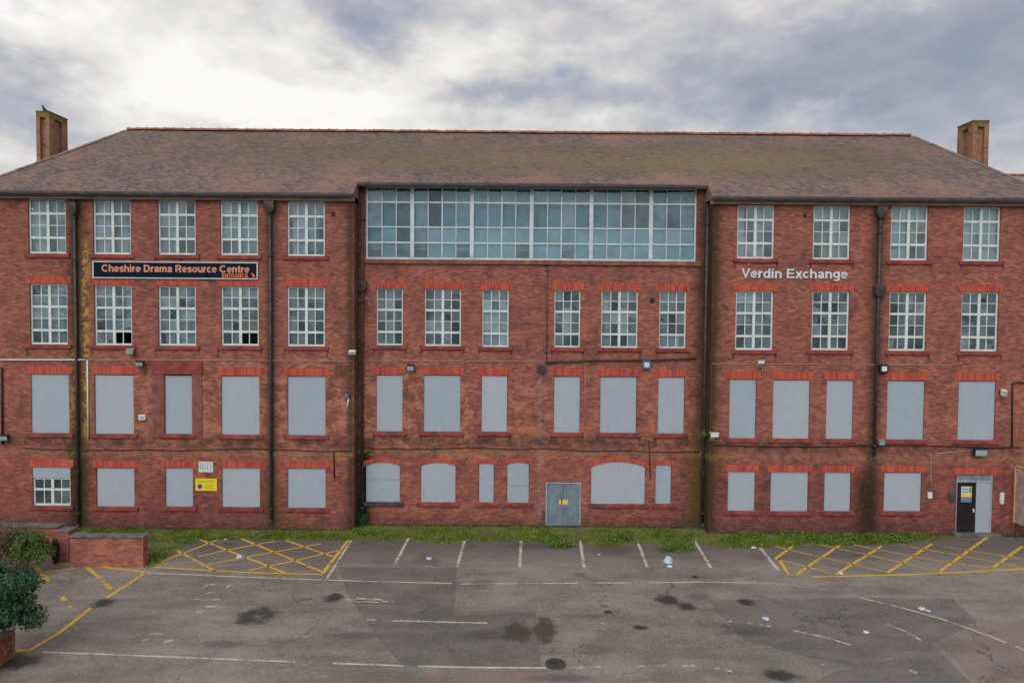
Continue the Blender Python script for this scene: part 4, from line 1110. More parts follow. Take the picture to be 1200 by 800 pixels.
place_text('Cheshire Drama Resource Centre', 119, 292.5, 319, 310.5, -.076, M['sign_salmon'], sg, w=.20)
place_text('ENTRANCE', 260, 291, 325, 320.6, -.076, M['sign_orange'], sg, w=.19)
ax, az_ = W(296.5, 322.5, -.08); m = MB(); s_ = .09
m.prism([(ax - s_, -.078, az_ + s_ * .9), (ax - s_ * .6, -.078, az_ + s_ * 1.2), (ax + s_ * .4, -.078, az_ + .03), (ax + s_ * .7, -.078, az_ + s_ * .5), (ax + s_ * .9, -.078, az_ - s_), (ax - s_ * .6, -.078, az_ - s_ * .7), (ax, -.078, az_ - s_ * .25)][::-1], (0, .005, 0))
m.build('arrow', M['sign_orange'], sg)
vs = empty('letter_sign', 'white raised letters reading Verdin Exchange on the right wing', 'sign')
place_text('Verdin Exchange', 869, 994, 326, 315, -.05, M['sign_white'], vs, name='letter', extrude=.015, w=.17, per_letter=True)

n1 = empty('notice_sign', 'yellow notice with purple disc beside a ground floor board', 'sign')
x0, x1, z0, z1 = rect(229.5, 560.5, 254.5, 574.5, 0)
m = MB(); m.box(x0, x1, -.03, -.006, z0, z1); m.build('panel', M['yellow'], n1)
m = MB(); cx, cz, r_ = x0 + .2 * (x1 - x0), z0 + .36 * (z1 - z0), .11
m.prism([(cx + r_ * math.cos(2 * math.pi * k / 16), -.034, cz + r_ * math.sin(2 * math.pi * k / 16)) for k in range(16)], (0, .004, 0)); m.build('disc', M['purple'], n1)
m = MB()
for f, a, b2 in ((.85, .1, .9), (.72, .12, .85), (.5, .42, .9), (.36, .42, .8), (.2, .42, .88)): m.box(x0 + a * (x1 - x0), x0 + b2 * (x1 - x0), -.033, -.03, z0 + f * (z1 - z0) - .012, z0 + f * (z1 - z0) + .012)
m.build('print', M['print_olive'], n1)
n2 = empty('notice_sign', 'pale grey notice plate fixed above the yellow notice', 'sign')
x0, x1, z0, z1 = rect(233, 540.5, 250, 553, 0)
m = MB(); m.box(x0, x1, -.03, -.006, z0, z1); m.build('panel', M['paper'], n2)
m = MB()
for f, f0, f1 in ((.14, .25, .8), (.27, .25, .8), (.44, .3, .75), (.62, .25, .8), (.84, .3, .8)):
    xa = x0 + f * (x1 - x0); m.box(xa - .012, xa + .012, -.033, -.03, z0 + f0 * (z1 - z0), z0 + f1 * (z1 - z0))
m.build('print', M['print_grey'], n2)

# ------------------------------------------------------------------ fittings on the facade
def at(px, py, Y): x, z = W(px, py, Y); return x, z
def floodlight(px, py, Y, label, w=.32, h=.24, body='grey_plastic', tilt=.5, group=None):
    x, z = at(px, py, Y); o = empty('floodlight', label, 'lamp', (x, Y, z), group)
    m = MB(); m.prism([(-w / 2, -.30, h / 2 - .06), (-w / 2, -.26, -h / 2 - .03), (-w / 2, -.12, -h / 2 + .04), (-w / 2, -.14, h / 2)], (w, 0, 0)); m.build('housing', M[body], o, bevel=.012)
    m = MB(); m.prism([(-w / 2 + .03, -.305, h / 2 - .09), (-w / 2 + .03, -.27, -h / 2), (w / 2 - .03, -.27, -h / 2), (w / 2 - .03, -.305, h / 2 - .09)], (0, .01, 0)); m.build('lens', M['lens'], o)
    m = MB(); m.box(-.04, .04, -.13, -.002, -.03, .03); m.box(-.08, .08, -.02, -.003, -.08, .08); m.build('bracket', M['dark_iron'], o)
    return o
def box_unit(name, cat, px0, py0, px1, py1, Y, label, mat, dep=.12, front=None, group=None):
    x0, x1, z0, z1 = rect(px0, py0, px1, py1, Y); cx, cz = (x0 + x1) / 2, (z0 + z1) / 2
    o = empty(name, label, cat, (cx, Y, cz), group); hw, hh = (x1 - x0) / 2, (z1 - z0) / 2
    m = MB(); m.prism([(-hw, -dep, -hh * .8), (-hw * .75, -dep, -hh), (hw * .75, -dep, -hh), (hw, -dep, -hh * .8), (hw, -dep, hh), (-hw, -dep, hh)], (0, dep - .004, 0)); m.build('case', M[mat], o, bevel=.01)
    if front:
        m = MB(); m.box(-hw * .6, hw * .6, -dep - .012, -dep - .001, -hh * .55, hh * .55); m.build('cover', M[front], o, bevel=.004)
    return o
def camera_unit(px, py, Y, label, s=1.0, body='white_plastic', dirx=1):
    x, z = at(px, py, Y); o = empty('security_camera', label, 'security camera', (x, Y, z), 'security cameras on the facade')
    m = MB(); m.box(-.16 * s, .16 * s, -.46 * s, -.30 * s, -.07 * s, .09 * s); m.box(-.19 * s, .19 * s, -.48 * s, -.28 * s, .091 * s, .115 * s); m.build('housing', M[body], o, bevel=.012)
    m = MB(); a = .17 * s * dirx; m.tube([(a - .02, -.38 * s, 0), (a + .05 * dirx, -.38 * s, -.005)], .055 * s, 10); m.build('lens', M['black_plastic'], o)
    m = MB(); m.tube([(0, -.38 * s, -.06 * s), (0, -.36 * s, -.2 * s), (0, -.01, -.2 * s)], .028, 8); m.box(-.07, .07, -.03, -.003, -.2 * s - .09, -.2 * s + .09); m.build('bracket', M['grey_plastic'], o)
    return o
def vent(px, py, Y, label, w=.16):
    x, z = at(px, py, Y); o = empty('air_vent', label, 'vent', (x, Y, z), 'dark air vents in the brickwork')
    m = MB(); m.box(-w, w, -.03, -.003, -w, w); m.build('frame', M['dark_iron'], o, bevel=.01)
    m = MB()
    for k in range(4): m.box(-w * .8, w * .8, -.045, -.031, -w * .75 + k * w * .45, -w * .75 + k * w * .45 + .03)
    m.build('louvre', M['black_plastic'], o)
floodlight(155.5, 411, 0, 'small blue-grey floodlight just under the second sill of the left wing')
floodlight(167, 425, 0, 'black floodlight hanging left of the red door surround', .36, .22, 'black_plastic')
floodlight(414, 412, 0, 'pale floodlight at the right end of the left wing', .3, .18, 'white_plastic')
floodlight(482, 430, RECESS, 'black floodlight between first two boards of the centre block', .34, .28, 'black_plastic')
floodlight(1145, 528, 0, 'wide teal-lensed floodlight over the black entrance door', .56, .34, 'black_plastic')
floodlight(1030, 517, 0, 'small white-lensed floodlight at the foot of right wing downpipe', .26, .22, 'grey_plastic')
floodlight(1172.5, 459, 0, 'cream tilted lamp right of the last first floor board', .22, .28, 'cream_plastic')
floodlight(9, 511, 0, 'dark wall lamp with white tip at far left', .4, .26, 'black_plastic')
box_unit('alarm_box', 'alarm box', 163.5, 485.5, 171.5, 492, 0, 'small white box on brick pier left of the red door surround', 'white_plastic', .1, 'lens')
box_unit('alarm_box', 'alarm box', 752.5, 422.5, 762, 432, RECESS, 'blue alarm box with white front in the centre block', 'blue_box', .14, 'white_plastic')
box_unit('alarm_box', 'alarm box', 1029, 426.5, 1039, 437, 0, 'black alarm box with white front beside right wing downpipe', 'black_plastic', .16, 'white_plastic')
box_unit('intercom', 'intercom', 1171, 576.5, 1175.5, 590, 0, 'narrow white box on the brickwork right of the entrance door', 'white_plastic', .08)
box_unit('junction_box', 'junction box', 1086.5, 576, 1091.5, 583.5, 0, 'white junction box low on the wall left of the entrance door', 'white_plastic', .08)
box_unit('key_pad', 'keypad', 1111, 577, 1118.5, 586, 0, 'dark green round-edged keypad just left of the entrance door', 'gutter', .08, 'dark_iron')
box_unit('wall_box', 'box', 404.5, 461, 409, 467, 0, 'tiny blue box with a loose conduit on left wing edge', 'blue_box', .1)
camera_unit(834, 508, 0, 'white security camera at the inner corner of the right wing', 1.05, dirx=-1)
camera_unit(889, 424, 0, 'grey-white security camera above the first boarded window of right wing', .8)
vent(764, 352, RECESS, 'square dark vent left of the last second floor window of the centre', .10)
vent(943, 252.5, 0, 'small dark vent between first two top windows of right wing', .07)
vent(390.5, 251, 0, 'small dark vent near the top right corner of left wing', .09)
x, z = at(634, 432, RECESS); o = empty('extractor_outlet', 'round dark extractor outlet on the brickwork left of centre pipe', 'vent', (x, RECESS, z))
m = MB(); m.tube([(0, -.005, 0), (0, -.14, 0)], .21, 18); m.build('collar', M['gutter'], o, smooth=False)
m = MB(); m.tube([(0, -.141, 0), (0, -.17, 0)], .15, 18); m.build('grille', M['dark_iron'], o)

def run_cable(pts, Y, r, mat, name, label, cat='cable', sag=0.0, off=.02):
    P = []
    for (a, b2) in zip(pts, pts[1:]):
        n = max(2, int(abs(b2[0] - a[0]) / 14))
        for k in range(n):
            f = k / n; px = a[0] + (b2[0] - a[0]) * f; py = a[1] + (b2[1] - a[1]) * f + sag * math.sin(f * math.pi) + (random.uniform(-.5, .5) if sag else 0)
            x, z = W(px, py, Y); P.append((x, Y - off, z))
    x, z = W(*pts[-1], Y); P.append((x, Y - off, z))
    m = MB(); m.tube(P, r, 6); return tag(m.build(name, mat, smooth=True), label, cat)
run_cable([(-20, 421.5), (101, 421.5)], 0, .035, M['white_plastic'], 'conduit', 'white horizontal conduit across the far left of the facade', 'conduit', off=.04)
run_cable([(103, 421.5), (104, 515)], 0, .035, M['white_plastic'], 'conduit', 'white vertical conduit beside the left downpipe', 'conduit', off=.04)
run_cable([(105, 421.5), (260, 422), (413, 423)], 0, .014, M['cable_pale'], 'cable', 'thin pale cable along left wing under second floor windows')
run_cable([(420, 422.5), (600, 423), (640, 424)], RECESS, .014, M['cable_pale'], 'cable', 'thin pale cable across the left half of the centre block')
run_cable([(834, 426), (990, 427), (1120, 428)], 0, .014, M['cable_pale'], 'cable', 'thin pale cable along right wing under second floor windows')
run_cable([(640, 424), (700, 422), (760, 421.5), (815, 419.5)], RECESS, .042, M['dark_iron'], 'conduit', 'thick black conduit sloping across the centre block', 'conduit', off=.07)
run_cable([(28, 525), (150, 527), (300, 525), (413, 528)], 0, .020, M['cable_dark'], 'cable', 'dark sagging cable on left wing above ground floor boards', sag=1.2)
run_cable([(432, 525), (560, 524), (640, 525.5), (740, 528), (820, 529)], RECESS, .020, M['cable_dark'], 'cable', 'dark sagging cable on the centre block above arched boards', sag=1.2)
run_cable([(836, 521), (950, 523), (1018, 521), (1100, 522), (1195, 524)], 0, .026, M['cable_dark'], 'cable', 'dark cable along right wing above ground floor boards', sag=.8)
run_cable([(760, 515), (762, 560)], RECESS, .02, M['cable_dark'], 'cable', 'dark vertical cable beside the large arched board')
run_cable([(391, 527), (392, 560)], 0, .03, M['cable_dark'], 'cable', 'short dark vertical cable right of left wing boards')
run_cable([(893, 429), (893.5, 439)], 0, .02, M['cable_pale'], 'cable', 'short pale cable hanging under the grey-white camera')
run_cable([(1091, 578), (1090.5, 532), (1140, 527)], 0, .018, M['cable_pale'], 'cable', 'pale cable from junction box up to the wide floodlight')
run_cable([(1185, 524), (1185.5, 448), (1199, 448)], 0, .035, M['cable_dark'], 'conduit', 'dark bent conduit near the right edge of the facade', 'conduit', off=.05)
run_cable([(407, 478), (409, 467)], 0, .03, M['white_plastic'], 'conduit', 'short loose white conduit hanging from tiny blue box', 'conduit', off=.06)
run_cable([(685.5, 425), (686, 500)], RECESS, .012, M['cable_pale'], 'cable', 'thin pale vertical cable between centre boards')
run_cable([(3, 430), (4, 520)], 0, .04, M['cable_dark'], 'conduit', 'dark vertical conduit at the far left edge of the facade', 'conduit', off=.06)

# ------------------------------------------------------------------ bird on the chimney
def skin(name, pts, edges, radii, mat, parent, sub=2):
    me = bpy.data.meshes.new(name); me.from_pydata(pts, edges, []); o = bpy.data.objects.new(name, me); COL.objects.link(o)
    sk = o.modifiers.new('skin', 'SKIN'); me.skin_vertices.new() if not me.skin_vertices else None
    for v, r_ in zip(me.skin_vertices[0].data, radii): v.radius = (r_ if isinstance(r_, tuple) else (r_, r_))
    me.skin_vertices[0].data[0].use_root = True
    ss = o.modifiers.new('sub', 'SUBSURF'); ss.levels = sub; ss.render_levels = sub
    dg = bpy.context.evaluated_depsgraph_get(); dg.update()
    m2 = bpy.data.meshes.new_from_object(o.evaluated_get(dg)); bpy.data.objects.remove(o)
    m2.materials.clear(); m2.materials.append(mat); m2.name = name
    for p in m2.polygons: p.use_smooth = True
    o = bpy.data.objects.new(name, m2); COL.objects.link(o); o.parent = parent; return o
bx_, bz_ = W(52, 129, 3.8)
bird = empty('bird', 'dark bird perched on top of the left chimney', 'bird', (bx_, 3.8, ca[2]))
skin('body', [(0, 0, .14), (-.06, 0, .22), (-.075, 0, .31), (-.10, 0, .315), (.07, 0, .09), (.19, 0, .03), (-.025, .03, .07), (-.03, .03, .0), (-.025, -.03, .07), (-.03, -.03, 0)],
     [(0, 1), (1, 2), (2, 3), (0, 4), (4, 5), (0, 6), (6, 7), (0, 8), (8, 9)], [.075, .055, .042, .02, .055, .018, .02, .008, .02, .008], M['bird'], bird)
m = MB(); m.prism([(-.115, -.012, .318), (-.17, 0, .30), (-.115, -.012, .295)], (0, .024, 0)); m.build('beak', M['grey_plastic'], bird)

# ------------------------------------------------------------------ neighbouring roof, far right
nb = empty('neighbouring_building', 'farther building with pale green roof behind the right chimney', 'building', (34, 20, 0))
zr = W(1180, 206, 20)[1]; xl = 24 - 34; xr_ = 60 - 34
m = MB(); m.box(xl, xr_, -5, 5, 0, zr - 3.6); m.build('wall', M['brick_plain'], nb)
m = MB(); m.prism([(xl - .3, -5.4, zr - 3.7), (xl - .3, 0, zr), (xl - .3, 5.4, zr - 3.7)][::-1], (xr_ - xl + .6, 0, 0)); nr = m.build('roof', M['far_roof'], nb)
m = MB(); m.tube([(xl - .3, 0, zr + .02), (xr_ + .3, 0, zr + .02)], .13, 8); m.build('ridge', M['ridge'], nr)

# ------------------------------------------------------------------ walls in the car park
def wall_run(name, label, x0, x1, y0, y1, h, cope=True, coph=.09, nst=4):
    o = empty(name, label, 'wall', ((x0 + x1) / 2, (y0 + y1) / 2, 0)); cx, cy = (x0 + x1) / 2, (y0 + y1) / 2
    m = MB(); m.box(x0 - cx, x1 - cx, y0 - cy, y1 - cy, 0, h); m.build('brickwork', M['brick_plain'], o)
    if cope:
        for k in range(nst):
            a = x0 - .04 + (x1 - x0 + .08) * k / nst; b2 = x0 - .04 + (x1 - x0 + .08) * (k + 1) / nst - .008
            c = MB(); dz = random.uniform(-.006, .006); c.box(a - cx, b2 - cx, y0 - cy - .05, y1 - cy + .05, h + .001 + dz, h + coph + dz); c.build('coping_stone', M['coping'], o, bevel=.012)
    return o
gx1, gy1 = G(168, 664.5); gx0, gy0 = G(87, 661)
hw = 1.10
LWALL = wall_run('low_brick_wall', 'low brick wall with slate coping beside the yellow hatching', gx0, gx1, gy1, gy1 + .35, hw, coph=.06, nst=5)
qx0, qy0 = G(-25, 652); qx1, qy1 = G(69, 652)
wall_run('low_brick_wall', 'longer brick wall with sandstone coping behind the shrub at left', qx0, qx1, qy1 + .0, qy1 + .35, 1.12, coph=.07, nst=6)
px_, py_ = G(77, 657)
pier = empty('brick_pier', 'short brick pier joining the two low walls', 'pier', (px_, py_, 0))
m = MB(); m.box(-.25, .25, -.2, .3, 0, 1.16); m.build('brickwork', M['brick_plain'], pier)
m = MB(); m.box(-.27, .27, -.22, .32, 1.161, 1.22); m.build('coping_stone', M['coping'], pier, bevel=.015)
# black sack leaning on the pier
bxp, byp = G(78, 654)
m = bmesh.new(); bmesh.ops.create_icosphere(m, subdivisions=3, radius=.5)
for v in m.verts:
    nn = mnoise.noise(v.co * 3.1) * .22 + mnoise.noise(v.co * 9) * .07
    v.co = Vector((v.co.x * .42, v.co.y * .35, v.co.z * 1.05 + .5)) * (1 + nn); v.co.z = max(0, v.co.z)
me = bpy.data.meshes.new('post_cover'); m.to_mesh(me); m.free(); me.materials.append(M['black_plastic'])
sk_ = bpy.data.objects.new('wrapped_post', me); COL.objects.link(sk_); sk_.location = (bxp, py_ - .36, .02)
sk_.scale = (.62, .7, .95); tag(sk_, 'black plastic-wrapped lump standing against the pier', 'sack')

# near boundary wall: bricks laid one by one
wx, wy = G(18.5, 769)
bw = empty('boundary_wall', 'near brick boundary wall under the dark hedge at bottom left', 'wall', (wx - .17, wy, 0))
core = MB(); core.box(-.155, .155, -4.0, -.012, 0, .735); core.build('mortar', simple('lime_mortar', (0.22, 0.17, 0.14), .95, .25, 8.0), bw)
bcols = [simple('wall_brick_%s' % n_, c_, .9, .3, 7.0, grime=g_) for n_, c_, g_ in (
    ('orange', (0.36, 0.125, 0.075), (0.2, .075, .06)), ('red', (0.28, 0.085, 0.06), (.13, .05, .045)), ('brown', (0.19, 0.075, 0.06), (.09, .045, .04)))]
bmeshes = []
for mm in bcols:
    t_ = MB(); t_.box(0, .03, .005, .22, .005, .07); 
    me = bpy.data.meshes.new('brick'); me.from_pydata(t_.v, [], t_.f); me.materials.append(mm)
    bm = bmesh.new(); bm.from_mesh(me); bmesh.ops.bevel(bm, geom=bm.edges[:], offset=.006, segments=1, affect='EDGES'); bm.to_mesh(me); bm.free(); bmeshes.append(me)
for rr in range(10):
    for cc in range(14):
        y_ = -.225 * (cc + 1) - (.1125 if rr % 2 else 0)
        o = bpy.data.objects.new('brick', random.choice(bmeshes)); COL.objects.link(o); o.parent = bw
        o.location = (.142 + random.uniform(0, .006), y_, .075 * rr)
    o = bpy.data.objects.new('brick', random.choice(bmeshes)); COL.objects.link(o); o.parent = bw
    o.rotation_euler = (0, 0, math.pi / 2); o.location = (.16, -.02 + random.uniform(0, .005), .075 * rr); 
# timber screen at the right edge ------------------------------------
sx_, sz_ = W(1188, 612, -.3)
ts = empty('timber_screen', 'brown panel screen with pale timber edge at right end of facade', 'screen', (sx_, -.3, 0))
z1 = W(1188, 546, -.3)[1]; z0 = sz_
m = MB(); m.box(.01, .05, -2.4, -.03, z0 + .02, z1 - .02)
m.build('panel', M['plywood'], ts)
m = MB(); m.box(-.02, .09, -.028, .03, z0, z1); m.build('edge_batten', M['batten'], ts, bevel=.006)
m = MB(); m.box(-.015, .07, -2.41, -.03, z1 - .019, z1 + .05); m.build('top_rail', M['batten'], ts, bevel=.006)
for yy in (-.06, -2.35):
    m = MB(); m.box(.052, .13, yy - .04, yy + .04, 0, z1 - .03); m.build('post', M['dark_iron'], ts)

# ------------------------------------------------------------------ litter
def litter(px, py, wpx, mat, label, flat=.35, seed=0):
    x, y_ = G(px, py); s = .82 * abs(G(px + wpx / 2, py)[0] - x); rnd = random.Random(seed); off = Vector((seed * 3.7, 1.3, 0))
    bm = bmesh.new(); bmesh.ops.create_icosphere(bm, subdivisions=3, radius=1)
    for v in bm.verts:
        n_ = mnoise.noise(v.co * 1.4 + off) * .55 + mnoise.noise(v.co * 3.8 + off) * .28
        v.co *= (1 + n_); v.co.z = max(-.08, v.co.z * flat)
        v.co.z += .08
    me = bpy.data.meshes.new('litter'); bm.to_mesh(me); bm.free(); me.materials.append(mat)
    o = bpy.data.objects.new('litter', me); COL.objects.link(o); o.location = (x, y_, .014); o.scale = (s, s * .8, s); o.rotation_euler = (0, 0, rnd.uniform(0, 6))
    return tag(o, label, 'litter', 'litter scattered over the car park')
litter(783, 659, 15, M['litter_blue'], 'large crumpled pale blue bag in the bay right of centre', .95, 1)
litter(785, 664, 7, M['litter_white'], 'white scrap touching the front of the pale blue bag', .4, 2)
litter(503, 655, 9, M['litter_blue'], 'pale blue crumpled bag in the bay left of centre', .45, 3)
litter(280, 653, 11, M['litter_blue'], 'pale crumpled bag lying on the left yellow hatching', .4, 4)
litter(1080, 713.5, 10, M['cream_plastic'], 'pale yellow wrapper beside the long curved white line', .3, 5)
litter(1087, 716, 8, M['litter_blue'], 'blue scrap next to the pale yellow wrapper', .3, 6)
litter(897, 726, 10, M['litter_blue'], 'small blue bag on the dark patch right of centre', .5, 7)
litter(985, 672, 7, M['litter_white'], 'white scrap on the front edge of the right yellow hatching', .4, 8)
litter(883, 642, 7, M['litter_white'], 'white scrap beside the thick white bay line at right', .4, 9)
litter(1015, 741, 8, M['litter_white'], 'white scrap in the middle of the dark patch at right', .25, 10)
litter(702, 650, 4, M['litter_white'], 'tiny white scrap in the bay right of the steel door', .4, 11)
litter(264, 632, 4, M['litter_white'], 'tiny white scrap at the back of the left yellow hatching', .4, 12)

# ------------------------------------------------------------------ verge and plants
def edge_y(px):                # front edge of the verge, read off the photograph
    pts = [(-40, 624), (168, 624), (173, 664), (180, 662), (205, 643), (228, 632), (260, 630), (300, 630), (400, 632), (480, 631), (520, 636), (550, 631.5), (600, 632), (635, 633), (655, 642), (675, 633),
           (715, 640), (735, 634), (770, 633), (795, 648), (815, 634), (850, 640), (880, 640), (930, 638), (990, 637), (1040, 636), (1080, 632), (1150, 624), (1260, 624)]
    for (a, ya), (b2, yb) in zip(pts, pts[1:]):
        if a <= px <= b2: return ya + (yb - ya) * (px - a) / (b2 - a)
    return 630
vm = MB(); prev = None
for px in range(-36, 1250, 6):
    x, yf = G(px, edge_y(px) + 2 + 2.0 * mnoise.noise(Vector((px * .06, 0, 0))))
    yb = RECESS - .01 if XA < x < XB else -.01
    cur = ((x, yf, .006), (x, yb, .03))
    if prev: vm.poly([prev[0], cur[0], cur[1], prev[1]])
    prev = cur
def soil_mat():
    m, t, p, o = new_mat('verge_soil_moss')
    P = t.pos(); n = t.noise(P, 1.6, 7.0, .75)
    t.put(p.inputs['Base Color'], t.ramp(n, [(.3, (0.05, 0.045, 0.03)), (.45, (0.085, 0.10, 0.025)), (.7, (0.16, 0.18, 0.04))])); p.inputs['Roughness'].default_value = .95
    return m
vm.build('verge', soil_mat(), kind='structure')
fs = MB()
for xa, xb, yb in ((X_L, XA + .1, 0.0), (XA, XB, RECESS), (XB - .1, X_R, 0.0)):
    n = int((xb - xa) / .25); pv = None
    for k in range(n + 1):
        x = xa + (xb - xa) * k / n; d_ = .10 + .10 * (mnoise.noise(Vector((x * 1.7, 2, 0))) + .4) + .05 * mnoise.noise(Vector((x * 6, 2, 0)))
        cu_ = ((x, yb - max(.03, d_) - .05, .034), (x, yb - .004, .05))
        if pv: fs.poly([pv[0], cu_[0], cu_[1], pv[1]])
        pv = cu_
fs.build('wall_foot_strip', M['foot_strip'], kind='structure')  # narrow dark brown strip along the foot of the walls
grs = MB(); rg = random.Random(3)
NB = 0
while NB < 52000:
    px = rg.uniform(-30, 1240); x_, yf = G(px, edge_y(px) + 3.0 * mnoise.noise(Vector((px * .05, 3, 0))) + 1.5)
    yb = (RECESS if XA < x_ < XB else 0) - .05
    f = rg.random() * .93; y_ = yf + (yb - yf) * f
    dens = mnoise.noise(Vector((x_ * .55, y_ * .9, 0))) + .55 * mnoise.noise(Vector((x_ * 1.9, y_ * 2.0, 4)))
    NB += 1
    right = 860 < px < 1085
    if px > 1085 and rg.random() < .86: continue
    if dens < -.34 + rg.uniform(-.15, .1): continue
    x = x_ * (y_ - CAM_Y) / (yf - CAM_Y)
    h = rg.uniform(.025, .075) * (1.25 + .9 * dens) * (1.5 if right else 1.0); a = rg.uniform(0, 6.28); w_ = rg.uniform(.014, .032) * (2.2 if rg.random() < .3 else 1)
    lx, ly = rg.uniform(-.6, .6) * h, rg.uniform(-.6, .6) * h
    ca_, sa_ = math.cos(a) * w_, math.sin(a) * w_
    grs.v += [(x - ca_, y_ - sa_, .0), (x + ca_, y_ + sa_, .0), (x + lx + ca_ * .3, y_ + ly, h)]
    k = len(grs.v); grs.f.append([k - 3, k - 2, k - 1])
grs.build('grass', M['grass'], kind='stuff')

def leaf_cloud(blobs, n, size, mat, parent, name='foliage', seed=1, noise_s=1.6, thr=-.12, flat=.0):
    m = MB(); rr = random.Random(seed)
    cnt = 0; tries = 0
    tot = sum(b_[3] * b_[4] * b_[5] for b_ in blobs)
    while cnt < n and tries < n * 8:
        tries += 1
        t_ = rr.uniform(0, tot)
        for b_ in blobs:
            t_ -= b_[3] * b_[4] * b_[5]
            if t_ <= 0: break
        d = Vector((rr.gauss(0, 1), rr.gauss(0, 1), rr.gauss(0, 1))).normalized() * (rr.random() ** .42)
        p = Vector((b_[0] + d.x * b_[3], b_[1] + d.y * b_[4], b_[2] + d.z * b_[5]))
        if p.z < .03: continue
        if mnoise.noise(p * noise_s + Vector((seed, 0, 0))) < thr: continue
        cnt += 1; s = size * rr.uniform(.6, 1.35)
        nrm = (d + Vector((rr.gauss(0, .6), rr.gauss(0, .6), rr.gauss(0, .6) + .4))).normalized()
        e1 = nrm.orthogonal().normalized(); e1 = (Matrix.Rotation(rr.uniform(0, 6.28), 3, nrm) @ e1); e2 = nrm.cross(e1)
        m.poly([p - e1 * s, p - e2 * s * .42 + nrm * s * .1, p + e1 * s, p + e2 * s * .42 + nrm * s * .1])
    return m.build(name, mat, parent)
def twigs(parent, base, n, h, spread, r, mat, seed=1, name='branch'):
    rr = random.Random(seed); m = MB()
    for k in range(n):
        a = rr.uniform(0, 6.28); s = rr.uniform(.2, 1) * spread; hh = h * rr.uniform(.55, 1.1)
        p0 = Vector(base) + Vector((rr.uniform(-.4, .4) * spread, rr.uniform(-.4, .4) * spread, 0))
        P = [p0]
        for q in range(1, 6):
            f = q / 5; P.append(p0 + Vector((math.cos(a) * s * f, math.sin(a) * s * f, hh * f)) + Vector((rr.uniform(-.06, .06), rr.uniform(-.06, .06), rr.uniform(-.05, .05))))
        m.tube(P, r, 4, r * .3)
        for q in (2, 3, 4):
            e = P[q] + Vector((rr.uniform(-.4, .4), rr.uniform(-.4, .4), rr.uniform(.05, .45))) * (.9)
            m.tube([P[q], P[q].lerp(e, .5) + Vector((0, 0, .03)), e], r * .5, 3, r * .15)
    return m.build(name, mat, parent)
gcb = []
rr_ = random.Random(44)
for k in range(56):
    px = rr_.uniform(845, 1085) if k < 36 else rr_.choice((655, 795, 720, 530, 200, 300, 440)) + rr_.uniform(-18, 18)
    py = rr_.uniform(626, edge_y(px) - 1); x, y_ = G(px, py); y_ = min(y_, (RECESS if XA < x < XB else 0) - .3); q_ = rr_.uniform(.18, .42)
    gcb.append((x, y_, .06, q_ * 1.3, q_, .13 if k < 30 else .08))
leaf_cloud(gcb, 5200, .05, M['weed'], None, 'ground_cover', seed=61, thr=-.4)['kind'] = 'stuff'
# dark hedge spilling over the boundary wall
hg = empty('hedge', 'dark green hedge bush overhanging the near boundary wall', 'hedge', (wx - 1.0, wy, 0))
def rel(px, py, Yw, o):        # measured point at distance Yw relative to the object's base
    x, z = W(px, py, Yw); return x - o.location.x, Yw - o.location.y, z
yw = wy - .2
rr_ = random.Random(8)
b1 = []
for k in range(38):
    px = rr_.uniform(-35, 34); py = rr_.uniform(662, 742)
    if ((px - 5) / 44) ** 2 + ((py - 702) / 40) ** 2 > 1.15: continue
    q_ = rr_.uniform(.22, .46)
    b1.append((*rel(px, py, yw + rr_.uniform(-.6, .5), hg), q_ * 1.15, q_, q_ * .8))
b1 += [(*rel(-5, 700, yw - .2, hg), .95, 1.0, .75)]
leaf_cloud(b1, 12000, .058, M['ivy'], hg, seed=5, thr=-.16, noise_s=2.4)
twigs(hg, (-.3, .1, 0), 14, 1.9, .7, .022, M['bark'], 6)
sh = empty('shrub', 'twiggy brown and green shrub in front of the left low wall', 'shrub', (*G(25, 668), 0))
ys = sh.location.y + .1
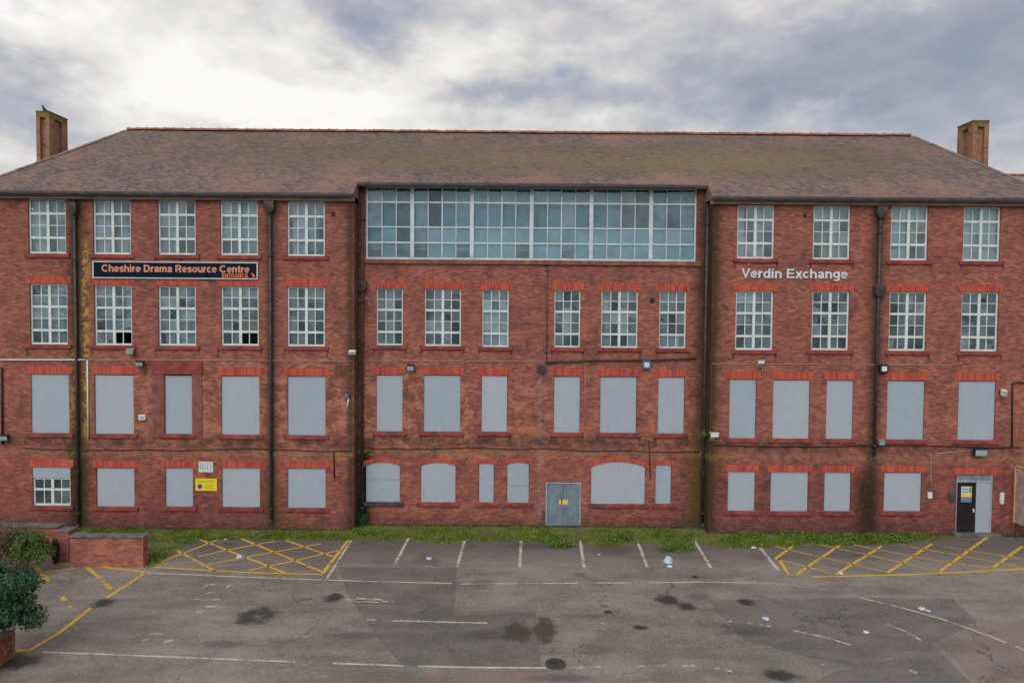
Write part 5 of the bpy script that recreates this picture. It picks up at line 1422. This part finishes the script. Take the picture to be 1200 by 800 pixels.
b2_ = [(*rel(34, 640, ys - .5, sh), .62, .6, .5), (*rel(48, 648, ys - .4, sh), .45, .5, .42), (*rel(20, 635, ys - .3, sh), .5, .5, .5), (*rel(40, 630, ys - .3, sh), .35, .4, .3)]
leaf_cloud(b2_, 4600, .055, M['shrub'], sh, seed=9, thr=-.15)
leaf_cloud([(*rel(-2, 636, ys - .6, sh), .75, .7, .8), (*rel(16, 662, ys - .9, sh), .75, .5, .35)], 2200, .05, M['brown_leaf'], sh, 'dry_foliage', seed=10, thr=-.05)
twigs(sh, (-.4, 0, 0), 46, 2.1, 1.0, .016, M['bark'], 12)
for i, (px, py, lab, s) in enumerate(((428, 612, 'dark green climbing weed in the shaded left inner corner', 1.0), (722, 632, 'leafy weed clump at the wall right of the steel door', .55), (655, 640, 'low leafy weed spreading onto the bay below the steel door', .6),
                                  (790, 645, 'green weed tongue growing into the bay near the right corner', .7), (940, 632, 'bright leafy weed clump by the right yellow hatching', .8), (1000, 634, 'weed clump in front of right wing third board', .8), (1050, 633, 'weed clump left of the entrance door', .7))):
    x, y_ = G(px, py); y_ = min(y_, (RECESS if XA < x < XB else 0) - .25)
    o = empty('weed', lab, 'plant', (x, y_, 0), 'weeds along the wall')
    if i == 0: leaf_cloud([(-.05, .1, .35, .28, .25, .4), (-.08, .2, 1.0, .16, .12, .9)], 900, .05, M['ivy'], o, seed=30, thr=-.5)
    else: leaf_cloud([(0, 0, .12, s, .45, .22), (s * .7, .1, .10, s * .6, .4, .18)], int(700 * s), .055, M['weed'], o, seed=30 + i, thr=-.3)
    twigs(o, (0, 0, 0), 6, .3 * s, .3 * s, .008, M['weed'], 50 + i, 'stem')
x, z = W(827, 512, .0)
o = empty('wall_plant', 'yellow-green fern sprouting from the wall beside the corner camera', 'plant', (x, .35, z))
leaf_cloud([(0, -.05, 0, .14, .1, .2)], 120, .045, M['weed'], o, seed=77, thr=-1)
twigs(o, (0, 0, -.1), 5, .3, .12, .008, M['weed'], 78, 'stem')
